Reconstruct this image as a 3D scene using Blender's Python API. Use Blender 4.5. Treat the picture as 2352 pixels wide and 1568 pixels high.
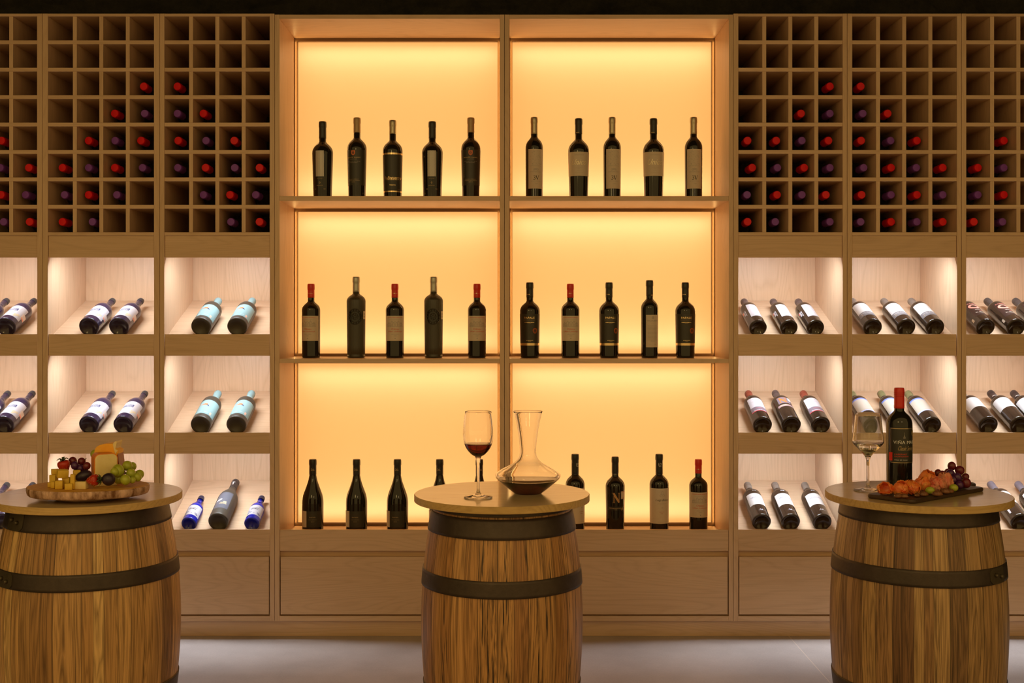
import bpy, bmesh, math, random
from mathutils import Vector, Matrix, Quaternion, noise as mnoise

for _o in list(bpy.data.objects):
    bpy.data.objects.remove(_o, do_unlink=True)
SC = bpy.context.scene
COL = SC.collection
PI = math.pi
random.seed(7)

# ------------------------------------------------------------------ camera
FPX, VX, VY, CH = 2665.0, 1173.0, 738.0, 1.238      # focal length, vanishing point (px), eye height (m)
YF = 4.55                                            # front plane of the shelving
cam_d = bpy.data.cameras.new('camera')
cam = bpy.data.objects.new('camera', cam_d); COL.objects.link(cam)
cam.location = (0, 0, CH); cam.rotation_euler = (PI/2, 0, 0)
cam_d.sensor_width = 36.0; cam_d.lens = FPX/2352*36
cam_d.shift_x = 3/2352; cam_d.shift_y = -46/2352
cam_d.clip_start = 0.02
SC.camera = cam

# ------------------------------------------------------------------ world, exposure, lamps
w = bpy.data.worlds.new('world'); SC.world = w; w.use_nodes = True
w.node_tree.nodes['Background'].inputs[0].default_value = (1.0, 0.655, 0.22, 1)
w.node_tree.nodes['Background'].inputs[1].default_value = 0.66
SC.view_settings.view_transform = 'Standard'
SC.view_settings.look = 'None'
SC.view_settings.exposure = 0.0
SC.view_settings.gamma = 1.0
SC.view_settings.use_curve_mapping = False
try:
    SC.cycles.max_bounces = 14; SC.cycles.transmission_bounces = 14; SC.cycles.glossy_bounces = 6
    SC.cycles.diffuse_bounces = 4; SC.cycles.transparent_max_bounces = 16
    SC.cycles.caustics_reflective = False; SC.cycles.sample_clamp_indirect = 3.0
    SC.cycles.use_denoising = True; SC.cycles.blur_glossy = 0.5
except Exception:
    pass

def area(name, loc, direction, sx, sy, power, color, parent=None, spread=PI):
    d = bpy.data.lights.new(name, 'AREA'); d.shape = 'RECTANGLE'; d.size = sx; d.size_y = sy
    d.energy = power; d.color = color; d.spread = spread
    o = bpy.data.objects.new(name, d); COL.objects.link(o); o.location = loc
    o.rotation_mode = 'QUATERNION'
    o.rotation_quaternion = Vector(direction).to_track_quat('-Z', 'Y')
    if parent: o.parent = parent
    return o

WARM = (1.0, 0.70, 0.27)
area('ceiling_lamp', (-1.3, -1.3, 2.72), (0.05, 1, -0.42), 0.9, 0.9, 14, WARM)
area('ceiling_lamp', (1.7, -1.6, 2.72), (-0.1, 1, -0.42), 0.7, 0.7, 7, (1.0, 0.70, 0.38))
LED_COL = (0.92, 1.0, 1.06); LED_W = 2.08
STRIP_COL = (1.0, 0.58, 0.27); STRIP_W = 0.50; SIDE_COL = (1.0, 0.60, 0.20); SIDE_W = 0.32
PANEL_COL = (1.0, 0.475, 0.125); PANEL_E = 0.63

# ------------------------------------------------------------------ helpers
def Xp(px, Y): return (px-VX)/FPX*Y
def Zp(py, Y): return CH-(py-VY)/FPX*Y
def FX(px): return Xp(px, YF)
def FZ(py): return Zp(py, YF)

def link(name, bm, mat=None, parent=None, smooth=False, loc=None):
    me = bpy.data.meshes.new(name); bm.to_mesh(me); bm.free()
    if mat is not None:
        for m in (mat if isinstance(mat, (list, tuple)) else [mat]): me.materials.append(m)
    if smooth:
        for p in me.polygons: p.use_smooth = True
    o = bpy.data.objects.new(name, me); COL.objects.link(o)
    if parent: o.parent = parent
    if loc is not None: o.location = loc
    return o

def thing(name, label, cat, loc=(0, 0, 0), group=None):
    o = bpy.data.objects.new(name, None); COL.objects.link(o)
    o.empty_display_size = 0.05; o.location = loc
    o['label'] = label; o['category'] = cat
    if group: o['group'] = group
    return o

def tag(o, label, cat, group=None):
    o['label'] = label; o['category'] = cat
    if group: o['group'] = group
    return o

def dup(root):
    r = root.copy(); COL.objects.link(r)
    for ch in root.children:
        c = ch.copy(); COL.objects.link(c); c.parent = r
        for g in ch.children:
            d = g.copy(); COL.objects.link(d); d.parent = c
    return r

def box(bm, x0, x1, y0, y1, z0, z1, bev=0.0008):
    t = bmesh.new()
    bmesh.ops.create_cube(t, size=1)
    for v in t.verts:
        v.co = Vector((x0+(v.co.x+.5)*(x1-x0), y0+(v.co.y+.5)*(y1-y0), z0+(v.co.z+.5)*(z1-z0)))
    if bev > 0:
        bmesh.ops.bevel(t, geom=t.edges[:], offset=bev, segments=2, affect='EDGES', profile=.5)
    merge(bm, t)
    return bm

def merge(bm, t, mat=None, mi=None):
    if mat is not None: bmesh.ops.transform(t, matrix=mat, verts=t.verts[:])
    vm = {v: bm.verts.new(v.co) for v in t.verts}
    for f in t.faces:
        try:
            nf = bm.faces.new([vm[v] for v in f.verts]); nf.smooth = f.smooth
            nf.material_index = f.material_index if mi is None else mi
        except ValueError: pass
    t.free()

def newbox(*a, **k): return box(bmesh.new(), *a, **k)

def lathe(prof, n=48, rmod=None, bm=None, a0=0.0, a1=None):
    """revolve (r, z) points; r == 0 closes on the axis"""
    bm = bm or bmesh.new(); rings = []
    full = a1 is None
    cnt = n if full else n+1
    for r, z in prof:
        if r <= 1e-7:
            rings.append([bm.verts.new((0, 0, z))]); continue
        ring = []
        for i in range(cnt):
            a = a0+(2*PI*i/n if full else (a1-a0)*i/n)
            rr = r if rmod is None else rmod(r, z, a)
            ring.append(bm.verts.new((rr*math.sin(a), -rr*math.cos(a), z)))
        rings.append(ring)
    for q, (A, B) in enumerate(zip(rings, rings[1:])):
        m = n
        if prof[q] == prof[q+1]: continue
        for i in range(m):
            j = (i+1) % len(A) if len(A) > 1 else 0
            k = (i+1) % len(B) if len(B) > 1 else 0
            if len(A) == 1 and len(B) == 1: continue
            if len(A) == 1: vs = [A[0], B[k], B[i]]
            elif len(B) == 1: vs = [A[i], A[j], B[0]]
            else: vs = [A[i], A[j], B[k], B[i]]
            try: bm.faces.new(vs).smooth = True
            except ValueError: pass
    return bm

def ellipsoid(bm, c, rx, ry, rz, rot=None, sub=3, fn=None):
    t = bmesh.new(); bmesh.ops.create_icosphere(t, subdivisions=sub, radius=1)
    for v in t.verts:
        if fn: v.co = fn(v.co)
        v.co = Vector((v.co.x*rx, v.co.y*ry, v.co.z*rz))
    for f in t.faces: f.smooth = True
    M = Matrix.Translation(Vector(c)) @ (rot.to_4x4() if rot is not None else Matrix.Identity(4))
    merge(bm, t, M); return bm

def tube(bm, pts, rad, n=10):
    pts = [Vector(p) for p in pts]; rings = []
    up = Vector((0.13, 0.2, 1)).normalized()
    for i, p in enumerate(pts):
        d = (pts[min(i+1, len(pts)-1)]-pts[max(i-1, 0)]).normalized()
        a = d.cross(up).normalized() if d.cross(up).length > 1e-4 else d.cross(Vector((1, 0, 0))).normalized()
        b = d.cross(a).normalized()
        r = rad[i] if isinstance(rad, (list, tuple)) else rad
        rings.append([bm.verts.new(p+a*r*math.cos(2*PI*k/n)+b*r*math.sin(2*PI*k/n)) for k in range(n)])
    for A, B in zip(rings, rings[1:]):
        for k in range(n): bm.faces.new([A[k], A[(k+1) % n], B[(k+1) % n], B[k]]).smooth = True
    bm.faces.new(rings[0][::-1]); bm.faces.new(rings[-1]); return bm

def extrude_poly(bm, pts, y0, y1, bev=0.0):
    """pts: outline in (x, z); extruded along y"""
    t = bmesh.new()
    A = [t.verts.new((x, y0, z)) for x, z in pts]; B = [t.verts.new((x, y1, z)) for x, z in pts]
    t.faces.new(A); t.faces.new(B[::-1])
    n = len(pts)
    for i in range(n): t.faces.new([A[i], B[i], B[(i+1) % n], A[(i+1) % n]])
    bmesh.ops.recalc_face_normals(t, faces=t.faces[:])
    if bev: bmesh.ops.bevel(t, geom=[e for e in t.edges if abs(e.verts[0].co.y-e.verts[1].co.y) < 1e-6], offset=bev, segments=2, affect='EDGES', profile=.5)
    merge(bm, t); return bm

# ------------------------------------------------------------------ materials
class NT:
    def __init__(s, name):
        s.m = bpy.data.materials.new(name); s.m.use_nodes = True; s.t = s.m.node_tree
        s.b = s.t.nodes['Principled BSDF']
    def n(s, typ, **kw):
        nd = s.t.nodes.new(typ)
        for k, v in kw.items(): setattr(nd, k, v)
        return nd
    def l(s, a, b): s.t.links.new(a, b)
    def math(s, op, a, b=None, c=None):
        nd = s.n('ShaderNodeMath', operation=op)
        for i, v in enumerate((a, b, c)):
            if v is None: continue
            if isinstance(v, (int, float)): nd.inputs[i].default_value = v
            else: s.l(v, nd.inputs[i])
        return nd.outputs[0]
    def ramp(s, fac, stops):
        r = s.n('ShaderNodeValToRGB'); s.l(fac, r.inputs[0])
        e = r.color_ramp.elements
        while len(e) < len(stops): e.new(0.5)
        for el, (p, c) in zip(e, stops):
            el.position = p; el.color = (*c, 1) if len(c) == 3 else c
        return r.outputs[0]
    def mix(s, fac, a, b, mode='MIX'):
        nd = s.n('ShaderNodeMix', data_type='RGBA', blend_type=mode)
        for sock, v in ((nd.inputs[0], fac), (nd.inputs[6], a), (nd.inputs[7], b)):
            if isinstance(v, (int, float)): sock.default_value = v
            elif isinstance(v, tuple): sock.default_value = (*v, 1) if len(v) == 3 else v
            else: s.l(v, sock)
        return nd.outputs[2]
    def bump(s, h, strength=.2, dist=.001):
        b = s.n('ShaderNodeBump'); b.inputs['Strength'].default_value = strength; b.inputs['Distance'].default_value = dist
        s.l(h, b.inputs['Height']); s.l(b.outputs[0], s.b.inputs['Normal'])
    def noise(s, vec, scale=5, detail=4, rough=.55, dist=0.0):
        nd = s.n('ShaderNodeTexNoise'); nd.inputs['Scale'].default_value = scale; nd.inputs['Detail'].default_value = detail
        nd.inputs['Roughness'].default_value = rough; nd.inputs['Distortion'].default_value = dist
        s.l(vec, nd.inputs['Vector']); return nd.outputs['Fac']

def plain(name, c, rough=.5, metal=0.0, spec=.5, coat=0.0, sss=0.0):
    k = NT(name); k.b.inputs['Base Color'].default_value = (*c, 1); k.b.inputs['Roughness'].default_value = rough
    k.b.inputs['Metallic'].default_value = metal; k.b.inputs['Specular IOR Level'].default_value = spec
    k.b.inputs['Coat Weight'].default_value = coat
    if sss: 
        k.b.inputs['Subsurface Weight'].default_value = sss; k.b.inputs['Subsurface Radius'].default_value = (.006, .003, .0015)
        k.b.inputs['Subsurface Scale'].default_value = 1.0
    return k.m

def wood(name, light, dark, axis='Z', rough=.42, fine=1.0, figure=1.0, spec=.35, coat=0.0):
    k = NT(name); tc = k.n('ShaderNodeTexCoord'); oi = k.n('ShaderNodeObjectInfo')
    off = k.n('ShaderNodeCombineXYZ')
    for i, s in enumerate((7.3, 3.1, 11.7)): k.l(k.math('MULTIPLY', oi.outputs['Random'], s), off.inputs[i])
    add = k.n('ShaderNodeVectorMath', operation='ADD'); k.l(tc.outputs['Object'], add.inputs[0]); k.l(off.outputs[0], add.inputs[1])
    def stretch(al, ac):
        mp = k.n('ShaderNodeMapping'); sc = [ac, ac, ac]; sc['XYZ'.index(axis)] = al
        mp.inputs['Scale'].default_value = sc; k.l(add.outputs[0], mp.inputs['Vector']); return mp.outputs[0]
    g1 = k.noise(stretch(6, 240*fine), 1, 3, .6)
    fig = k.noise(stretch(.8, 7), 1, 1.5, .5, .25)
    rings = k.math('FRACT', k.math('MULTIPLY', fig, 24*figure))
    rings = k.math('ABSOLUTE', k.math('SUBTRACT', rings, .5))          # 0..0.5, cathedral lines
    lines = k.math('SMOOTH_MIN', k.math('MULTIPLY', rings, 4.0), 1.0, .2)
    tone = k.noise(stretch(.5, 2.5), 1, 2)
    f = k.math('ADD', k.math('MULTIPLY', g1, .35), k.math('MULTIPLY', lines, .11))
    f = k.math('ADD', f, k.math('MULTIPLY', tone, .4))
    col = k.ramp(f, [(.20, dark), (.58, light)])
    k.l(col, k.b.inputs['Base Color']); k.b.inputs['Roughness'].default_value = rough
    k.b.inputs['Specular IOR Level'].default_value = spec
    k.b.inputs['Coat Weight'].default_value = coat; k.b.inputs['Coat Roughness'].default_value = .13
    k.bump(g1, .12, .0006); return k.m

ASH_L, ASH_D = (.69, .475, .315), (.52, .335, .205)
ASH_V = wood('ash_vertical', ASH_L, ASH_D, 'Z'); ASH_H = wood('ash_horizontal', ASH_L, ASH_D, 'X')
ASH_Y = wood('ash_deep', ASH_L, ASH_D, 'Y')
TOP_W = wood('tabletop_oak', (.70, .53, .29), (.47, .32, .155), 'X', .35, .6, .7, .5, .85)
EDGE_W = wood('tabletop_edge', (.60, .40, .17), (.38, .24, .085), 'X', .5, .7, 1)
DARKWOOD = wood('walnut_board', (.07, .038, .022), (.03, .017, .011), 'X', .45, .6, .6)
GAP = plain('shadow_gap', (.03, .02, .012), .8)
SHADEBACK = wood('shaded_rack_back', (.05, .03, .018), (.03, .018, .011), 'Z')  # ash back darkened in colour to stand in for shade deep in the cells
FRAME_M = plain('panel_frame', (.20, .11, .05), .5)
ALU = plain('aluminium', (.6, .58, .55), .35, .8)
IRON = None

def iron(name, base):
    k = NT(name); tc = k.n('ShaderNodeTexCoord'); n1 = k.noise(tc.outputs['Object'], 55, 5, .65); n2 = k.noise(tc.outputs['Object'], 7, 3)
    col = k.ramp(k.math('ADD', k.math('MULTIPLY', n1, .4), k.math('MULTIPLY', n2, .6)), [(.3, tuple(x*.55 for x in base)), (.7, base)])
    k.l(col, k.b.inputs['Base Color']); k.b.inputs['Metallic'].default_value = .55; k.b.inputs['Roughness'].default_value = .46
    k.bump(n1, .45, .0015); return k.m
IRON = iron('hoop_iron', (.085, .062, .05)); IRON2 = iron('hoop_iron_worn', (.12, .095, .06))

def staves(name, cols, n, streak, seed, streak_col=(.02, .012, .008)):
    k = NT(name); tc = k.n('ShaderNodeTexCoord'); sp = k.n('ShaderNodeSeparateXYZ'); k.l(tc.outputs['Object'], sp.inputs[0])
    ang = k.math('ARCTAN2', sp.outputs[1], sp.outputs[0])
    wob = k.math('MULTIPLY', k.math('SINE', k.math('ADD', k.math('MULTIPLY', ang, 7.0), seed)), .055)
    wob2 = k.math('MULTIPLY', k.math('SINE', k.math('ADD', k.math('MULTIPLY', ang, 13.0), seed*2.3)), .026)
    a2 = k.math('ADD', ang, k.math('ADD', wob, wob2))
    t = k.math('MULTIPLY', k.math('ADD', a2, 10.0), n/(2*PI))
    idx = k.math('FLOOR', t); fr = k.math('FRACT', t)
    wn = k.n('ShaderNodeTexWhiteNoise', noise_dimensions='1D'); k.l(k.math('ADD', idx, seed), wn.inputs['W'])
    stave = k.ramp(wn.outputs['Value'], [(i/(len(cols)-1), c) for i, c in enumerate(cols)])
    cv = k.n('ShaderNodeCombineXYZ'); k.l(k.math('MULTIPLY', ang, 30.0), cv.inputs[0]); k.l(k.math('MULTIPLY', sp.outputs[2], 4.0), cv.inputs[1])
    k.l(k.math('ADD', k.math('MULTIPLY', idx, 3.7), seed), cv.inputs[2])
    g = k.noise(cv.outputs[0], 1.0, 5, .65, .3)
    cv2 = k.n('ShaderNodeCombineXYZ'); k.l(k.math('MULTIPLY', ang, 9.0), cv2.inputs[0]); k.l(k.math('MULTIPLY', sp.outputs[2], 1.6), cv2.inputs[1]); k.l(k.math('MULTIPLY', idx, 5.1), cv2.inputs[2])
    fig = k.noise(cv2.outputs[0], 1.0, 2, .5, .6)
    rg = k.math('ABSOLUTE', k.math('SUBTRACT', k.math('FRACT', k.math('MULTIPLY', fig, 9.0)), .5))
    gr = k.math('ADD', k.math('MULTIPLY', g, .75), k.math('MULTIPLY', rg, .5))
    shade = k.ramp(gr, [(.28, (.42, .38, .33)), (.62, (1.12, 1.08, 1.02))])
    col = k.mix(1.0, stave, shade, 'MULTIPLY')
    cv3 = k.n('ShaderNodeCombineXYZ'); k.l(k.math('MULTIPLY', ang, 55.0), cv3.inputs[0]); k.l(k.math('MULTIPLY', sp.outputs[2], 6.5), cv3.inputs[1]); k.l(k.math('MULTIPLY', idx, 2.2), cv3.inputs[2])
    st = k.noise(cv3.outputs[0], 1.0, 3, .6, .2)
    patch = k.noise(cv2.outputs[0], .9, 2, .5)
    sm = k.math('MULTIPLY', k.ramp(st, [(.53, (0, 0, 0)), (.59, (1, 1, 1))]), k.ramp(patch, [(.44, (0, 0, 0)), (.58, (1, 1, 1))]))
    col = k.mix(k.math('MULTIPLY', sm, streak), col, streak_col)
    edge = k.math('MINIMUM', fr, k.math('SUBTRACT', 1.0, fr))
    jl = k.math('LESS_THAN', edge, .018)
    col = k.mix(k.math('MULTIPLY', jl, .75), col, (.035, .02, .01))
    k.l(col, k.b.inputs['Base Color']); k.b.inputs['Roughness'].default_value = .40; k.b.inputs['Specular IOR Level'].default_value = .45
    h = k.math('SUBTRACT', k.math('ADD', k.math('MULTIPLY', g, .4), k.math('MULTIPLY', jl, -1.0)), sm)
    k.bump(h, .35, .0016); return k.m
STAVE_L = staves('barrel_oak_honey', [(.21, .115, .05), (.46, .27, .115), (.62, .38, .17), (.28, .15, .065), (.52, .30, .12), (.68, .46, .22)], 40, .25, 3.1)
STAVE_C = staves('barrel_oak_streaked', [(.36, .18, .075), (.46, .25, .10), (.56, .32, .14), (.42, .22, .09)], 26, .95, 5.7)
STAVE_R = staves('barrel_oak_mixed', [(.12, .07, .04), (.36, .21, .105), (.48, .32, .165), (.20, .105, .055), (.44, .28, .135)], 38, .5, 9.2)

def glassy(name, c, rough=.06, trans=0.0):
    k = NT(name); k.b.inputs['Base Color'].default_value = (*c, 1); k.b.inputs['Roughness'].default_value = rough
    k.b.inputs['IOR'].default_value = 1.5; k.b.inputs['Transmission Weight'].default_value = trans
    return k.m
DARKG = glassy('dark_bottle_glass', (.012, .010, .006), .07)
BROWNG = glassy('brown_bottle_glass', (.035, .020, .012), .07)
FROSTG = glassy('frosted_brown_glass', (.055, .042, .030), .42)
BLUEB = glassy('indigo_bottle_glass', (.034, .022, .050), .14)
BLUEG = glassy('cobalt_glass', (.02, .025, .42), .08, .35)
RIBG = glassy('ribbed_smoke_glass', (.045, .038, .022), .28)
def clearglass(name, c=(1, 1, 1)):
    m = bpy.data.materials.new(name); m.use_nodes = True; t = m.node_tree; t.nodes.clear()
    o = t.nodes.new('ShaderNodeOutputMaterial'); g = t.nodes.new('ShaderNodeBsdfGlass')
    g.inputs['Color'].default_value = (*c, 1); g.inputs['IOR'].default_value = 1.47; g.inputs['Roughness'].default_value = 0
    t.links.new(g.outputs[0], o.inputs[0]); return m
CLEAR = clearglass('clear_glass'); REDWINE = glassy('red_wine', (.10, .006, .004), 0, 1.0); DECWINE = glassy('decanted_wine', (.02, .003, .002), 0, 1.0)
WHITEWINE = glassy('white_wine', (1.0, .98, .84), 0, 1.0)

def lit_panel(name, e):
    m = bpy.data.materials.new(name); m.use_nodes = True; t = m.node_tree; t.nodes.clear()
    o = t.nodes.new('ShaderNodeOutputMaterial'); a = t.nodes.new('ShaderNodeAddShader')
    tr = t.nodes.new('ShaderNodeBsdfTranslucent'); tr.inputs[0].default_value = (.6, .6, .6, 1)
    em = t.nodes.new('ShaderNodeEmission'); em.inputs[0].default_value = (*PANEL_COL, 1); em.inputs[1].default_value = e
    t.links.new(tr.outputs[0], a.inputs[0]); t.links.new(em.outputs[0], a.inputs[1]); t.links.new(a.outputs[0], o.inputs[0]); return m
PANEL_M = lit_panel('backlit_panel', PANEL_E)
def emit(name, c, s):
    k = NT(name); k.b.inputs['Emission Color'].default_value = (*c, 1); k.b.inputs['Emission Strength'].default_value = s
    k.b.inputs['Base Color'].default_value = (.8, .8, .8, 1); return k.m
LEDM = emit('led_diffuser', LED_COL, 3.0)
WHITEB = plain('white_back_board', (.8, .78, .75), .8)

PAPER = plain('label_paper_white', (.50, .47, .475), .55); PAPER_T = plain('label_paper_cream', (.62, .52, .43), .55)
PAPER_D = plain('label_paper_dark', (.030, .027, .019), .42); PAPER_BG = plain('label_paper_tan', (.60, .50, .36), .6)
PAPER_P = plain('label_paper_pale', (.47, .44, .48), .5)
SKY = plain('label_sky_blue', (.235, .37, .395), .5); ORANGE = plain('print_orange', (.66, .17, .06), .5); NAVY = plain('print_navy', (.02, .02, .10), .5)
GOLD = plain('foil_gold', (.80, .58, .30), .28, .85); GOLDP = plain('print_gold', (.50, .36, .18), .45, .3)
INK = plain('print_black', (.012, .010, .010), .5); GREY = plain('print_grey', (.33, .30, .28), .6); REDP = plain('print_red', (.62, .06, .025), .5)
FAINT = plain('print_faint', (.48, .40, .33), .6); SILVER = plain('print_silver', (.75, .70, .66), .4, .2); DGREY = plain('label_band_grey', (.15, .13, .14), .5)
BAND_P = plain('label_band_plum', (.16, .12, .15), .5); TANP = plain('print_tan', (.62, .47, .24), .6); BLUEP = plain('print_blue', (.13, .18, .52), .5)
PINK = plain('print_coral', (.78, .26, .20), .5); WHITEP = plain('print_white', (.82, .82, .86), .5)
SEAL_R = plain('wax_seal_orange', (.38, .085, .02), .45)
CAP_RED = plain('capsule_red', (.80, .003, .008), .42, 0, .25); CAP_RED2 = plain('capsule_bright_red', (.62, .022, .010), .34); CAP_PUR = plain('capsule_purple', (.22, .06, .42), .42, 0, .3)
CAP_BLK = plain('capsule_black', (.018, .016, .011), .38); CAP_TAN = plain('capsule_tan', (.40, .27, .14), .4, .3); CAP_MET = plain('capsule_pewter', (.42, .36, .25), .32, .75)
CAP_STEEL = plain('capsule_steel', (.42, .41, .36), .38, .7); CAP_SKY = plain('capsule_sky_blue', (.28, .43, .46), .4); CAP_BRN = plain('capsule_brown', (.10, .065, .06), .4)
CAP_GRY = plain('capsule_grey', (.26, .21, .18), .35, .3); CAP_OLV = plain('capsule_olive', (.19, .17, .075), .4); CAP_LIL = plain('capsule_lilac_grey', (.17, .14, .17), .45)
CAP_RB = plain('capsule_red_brown', (.26, .055, .030), .4)

# ------------------------------------------------------------------ setting
def struct(name, bm, m, smooth=False):
    o = link(name, bm, m, None, smooth); o['kind'] = 'structure'; return o

def floor_mat():
    k = NT('floor_stone'); tc = k.n('ShaderNodeTexCoord'); sp = k.n('ShaderNodeSeparateXYZ'); k.l(tc.outputs['Object'], sp.inputs[0])
    n1 = k.noise(tc.outputs['Object'], 3.5, 6, .6); n2 = k.noise(tc.outputs['Object'], 160, 3, .6); n3 = k.noise(tc.outputs['Object'], 420, 2, .5)
    f = k.math('ADD', k.math('MULTIPLY', n1, .7), k.math('MULTIPLY', n2, .3))
    col = k.ramp(f, [(.35, (.42, .36, .35)), (.65, (.56, .485, .47))])
    col = k.mix(k.ramp(n3, [(.70, (0, 0, 0)), (.76, (1, 1, 1))]), col, (.62, .56, .57))
    gx = k.math('ABSOLUTE', k.math('SUBTRACT', k.math('FRACT', k.math('DIVIDE', k.math('ADD', sp.outputs[0], 120-1.095+.6), 1.2)), .5))
    gy = k.math('ABSOLUTE', k.math('SUBTRACT', k.math('FRACT', k.math('DIVIDE', k.math('ADD', sp.outputs[1], 120-3.75+.6), 1.2)), .5))
    ln = k.math('MAXIMUM', k.math('LESS_THAN', gx, .0012), k.math('LESS_THAN', gy, .0012))
    col = k.mix(ln, col, (.68, .56, .48))
    k.l(col, k.b.inputs['Base Color']); k.b.inputs['Roughness'].default_value = .5; k.bump(n2, .08, .001); return k.m
struct('floor', newbox(-4.2, 4.2, -3.6, 5.6, -.1, 0, bev=0), floor_mat())

def stone_mat():
    k = NT('dark_stone'); tc = k.n('ShaderNodeTexCoord')
    v = k.n('ShaderNodeTexVoronoi', feature='DISTANCE_TO_EDGE'); v.inputs['Scale'].default_value = 3.2; 
    mp = k.n('ShaderNodeMapping'); mp.inputs['Scale'].default_value = (1, 1, 1.9); k.l(tc.outputs['Object'], mp.inputs[0]); k.l(mp.outputs[0], v.inputs['Vector'])
    n1 = k.noise(tc.outputs['Object'], 6, 6, .65); n2 = k.noise(tc.outputs['Object'], 30, 5, .65)
    col = k.ramp(k.math('ADD', k.math('MULTIPLY', n1, .6), k.math('MULTIPLY', n2, .4)), [(.35, (.008, .007, .005)), (.7, (.045, .036, .022))])
    k.l(col, k.b.inputs['Base Color']); k.b.inputs['Roughness'].default_value = .9
    h = k.math('ADD', k.math('MULTIPLY', k.ramp(v.outputs['Distance'], [(.0, (0, 0, 0)), (.12, (1, 1, 1))]), .6), n1)
    k.bump(h, .8, .03); return k.m
STONE = stone_mat()
def rough_wall():
    bm = bmesh.new(); nx, nz = 150, 58; V = []
    for j in range(nz+1):
        row = []
        for i in range(nx+1):
            x = -4.2+8.4*i/nx; z = 2.9*j/nz
            h = mnoise.noise(Vector((x*1.6, 0, z*2.4)))*.035+mnoise.noise(Vector((x*5, 3, z*7)))*.018
            row.append(bm.verts.new((x, 5.14-h, z)))
        V.append(row)
    for j in range(nz):
        for i in range(nx): bm.faces.new([V[j][i], V[j][i+1], V[j+1][i+1], V[j+1][i]]).smooth = True
    box(bm, -4.2, 4.2, 5.2, 5.5, 0, 2.9, 0)
    return bm
struct('wall_back', rough_wall(), STONE)
struct('wall_left', newbox(-4.4, -4.2, 2.0, 5.6, 0, 2.9, bev=0), STONE)
struct('wall_right', newbox(4.2, 4.4, 2.0, 5.6, 0, 2.9, bev=0), STONE)
struct('ceiling', newbox(-4.2, 4.2, 2.4, 5.6, 2.9, 3.0, bev=0), plain('ceiling_dark', (.05, .04, .032), .9))

# ------------------------------------------------------------------ shelving
ZP0 = FZ(1426); TH = .019; DEP = .43; Z_TOP = FZ(31)
LIPS = (767, 993, 1216); BAYTOP = (592, 817, 1042)
SL_Y0, SL_Y1 = .024, .405; LIPDROP = .012; SL_RISE = .150
SL_A = math.atan2(SL_RISE, SL_Y1-SL_Y0)
def wine_unit(px0, px1, ox0, ox1, label, name='wine_display_cabinet'):
    xc = FX((px0+px1)/2)
    r = thing(name, label, 'shelving', (xc, YF, 0), 'side cabinets with bottle racks and sloped shelves')
    X = lambda p: FX(p)-xc
    L0, L1, O0, O1 = X(px0)+.0002, X(px1)-.0002, X(ox0), X(ox1)
    for a, b in ((L0, O0), (O1, L1)): link('side_panel', newbox(a, b, 0, DEP, ZP0, Z_TOP), ASH_V, r)
    link('top_panel', newbox(O0, O1, .001, DEP, FZ(37.5), Z_TOP), ASH_H, r)
    link('back_panel', newbox(O0, O1, .409, DEP-.001, ZP0+.01, FZ(541)), ASH_V, r)
    link('rack_back', newbox(O0, O1, .409, DEP-.001, FZ(541)+.001, FZ(38)), SHADEBACK, r)
    # bottle rack: lying boards and standing dividers
    for i in range(7):
        y = 96.6+63.0*i
        link('rack_shelf', newbox(O0, O1, .002, .405, FZ(y+4.4), FZ(y-4.4)), ASH_H, r)
    cw = (O1-O0)/4
    for i in (1, 2, 3):
        x = O0+cw*i
        link('rack_divider', newbox(x-.0078, x+.0078, .004, .404, FZ(533), FZ(37.5)), ASH_V, r)
    link('rack_base', newbox(O0, O1, .002, .405, FZ(541), FZ(533)), ASH_H, r)
    for a, b in ((541.3, 591), (767, 817), (993, 1042), (1216, 1265)):
        link('fascia', newbox(O0+.0008, O1-.0008, .005, .023, FZ(b), FZ(a)), ASH_H, r)
    for lip in LIPS:
        bm = bmesh.new(); z0 = FZ(lip)-LIPDROP; t = .014
        pts = [(SL_Y0, z0), (SL_Y1, z0+SL_RISE), (SL_Y1, z0+SL_RISE-t), (SL_Y0, z0-t)]
        A = [bm.verts.new((O0, y, z)) for y, z in pts]; B = [bm.verts.new((O1, y, z)) for y, z in pts]
        bm.faces.new(A); bm.faces.new(B[::-1])
        for i in range(4): bm.faces.new([A[i], B[i], B[(i+1) % 4], A[(i+1) % 4]])
        bmesh.ops.recalc_face_normals(bm, faces=bm.faces[:])
        link('sloped_shelf', bm, ASH_H, r)
    for bt in BAYTOP:
        z = FZ(bt)+.016
        ob = link('led_strip', newbox(O0+.006, O1-.006, .0245, .036, z, z+.008, bev=.0005), ALU, r)
        area('led_light', (0, .031, z-.0015), (0, .45, -1), (O1-O0)-.20, .008, LED_W, LED_COL, r)
    base_parts(r, O0, O1)
    return r, xc

def base_parts(r, O0, O1):
    link('recess_board', newbox(O0, O1, .022, .038, FZ(1420), FZ(1265.6), bev=0), ASH_H, r)
    link('drawer_front', newbox(O0+.004, O1-.004, .002, .020, FZ(1411), FZ(1278.5)), ASH_H, r)
    link('bottom_rail', newbox(O0, O1, .001, .40, ZP0, FZ(1414.5)), ASH_H, r)

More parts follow.
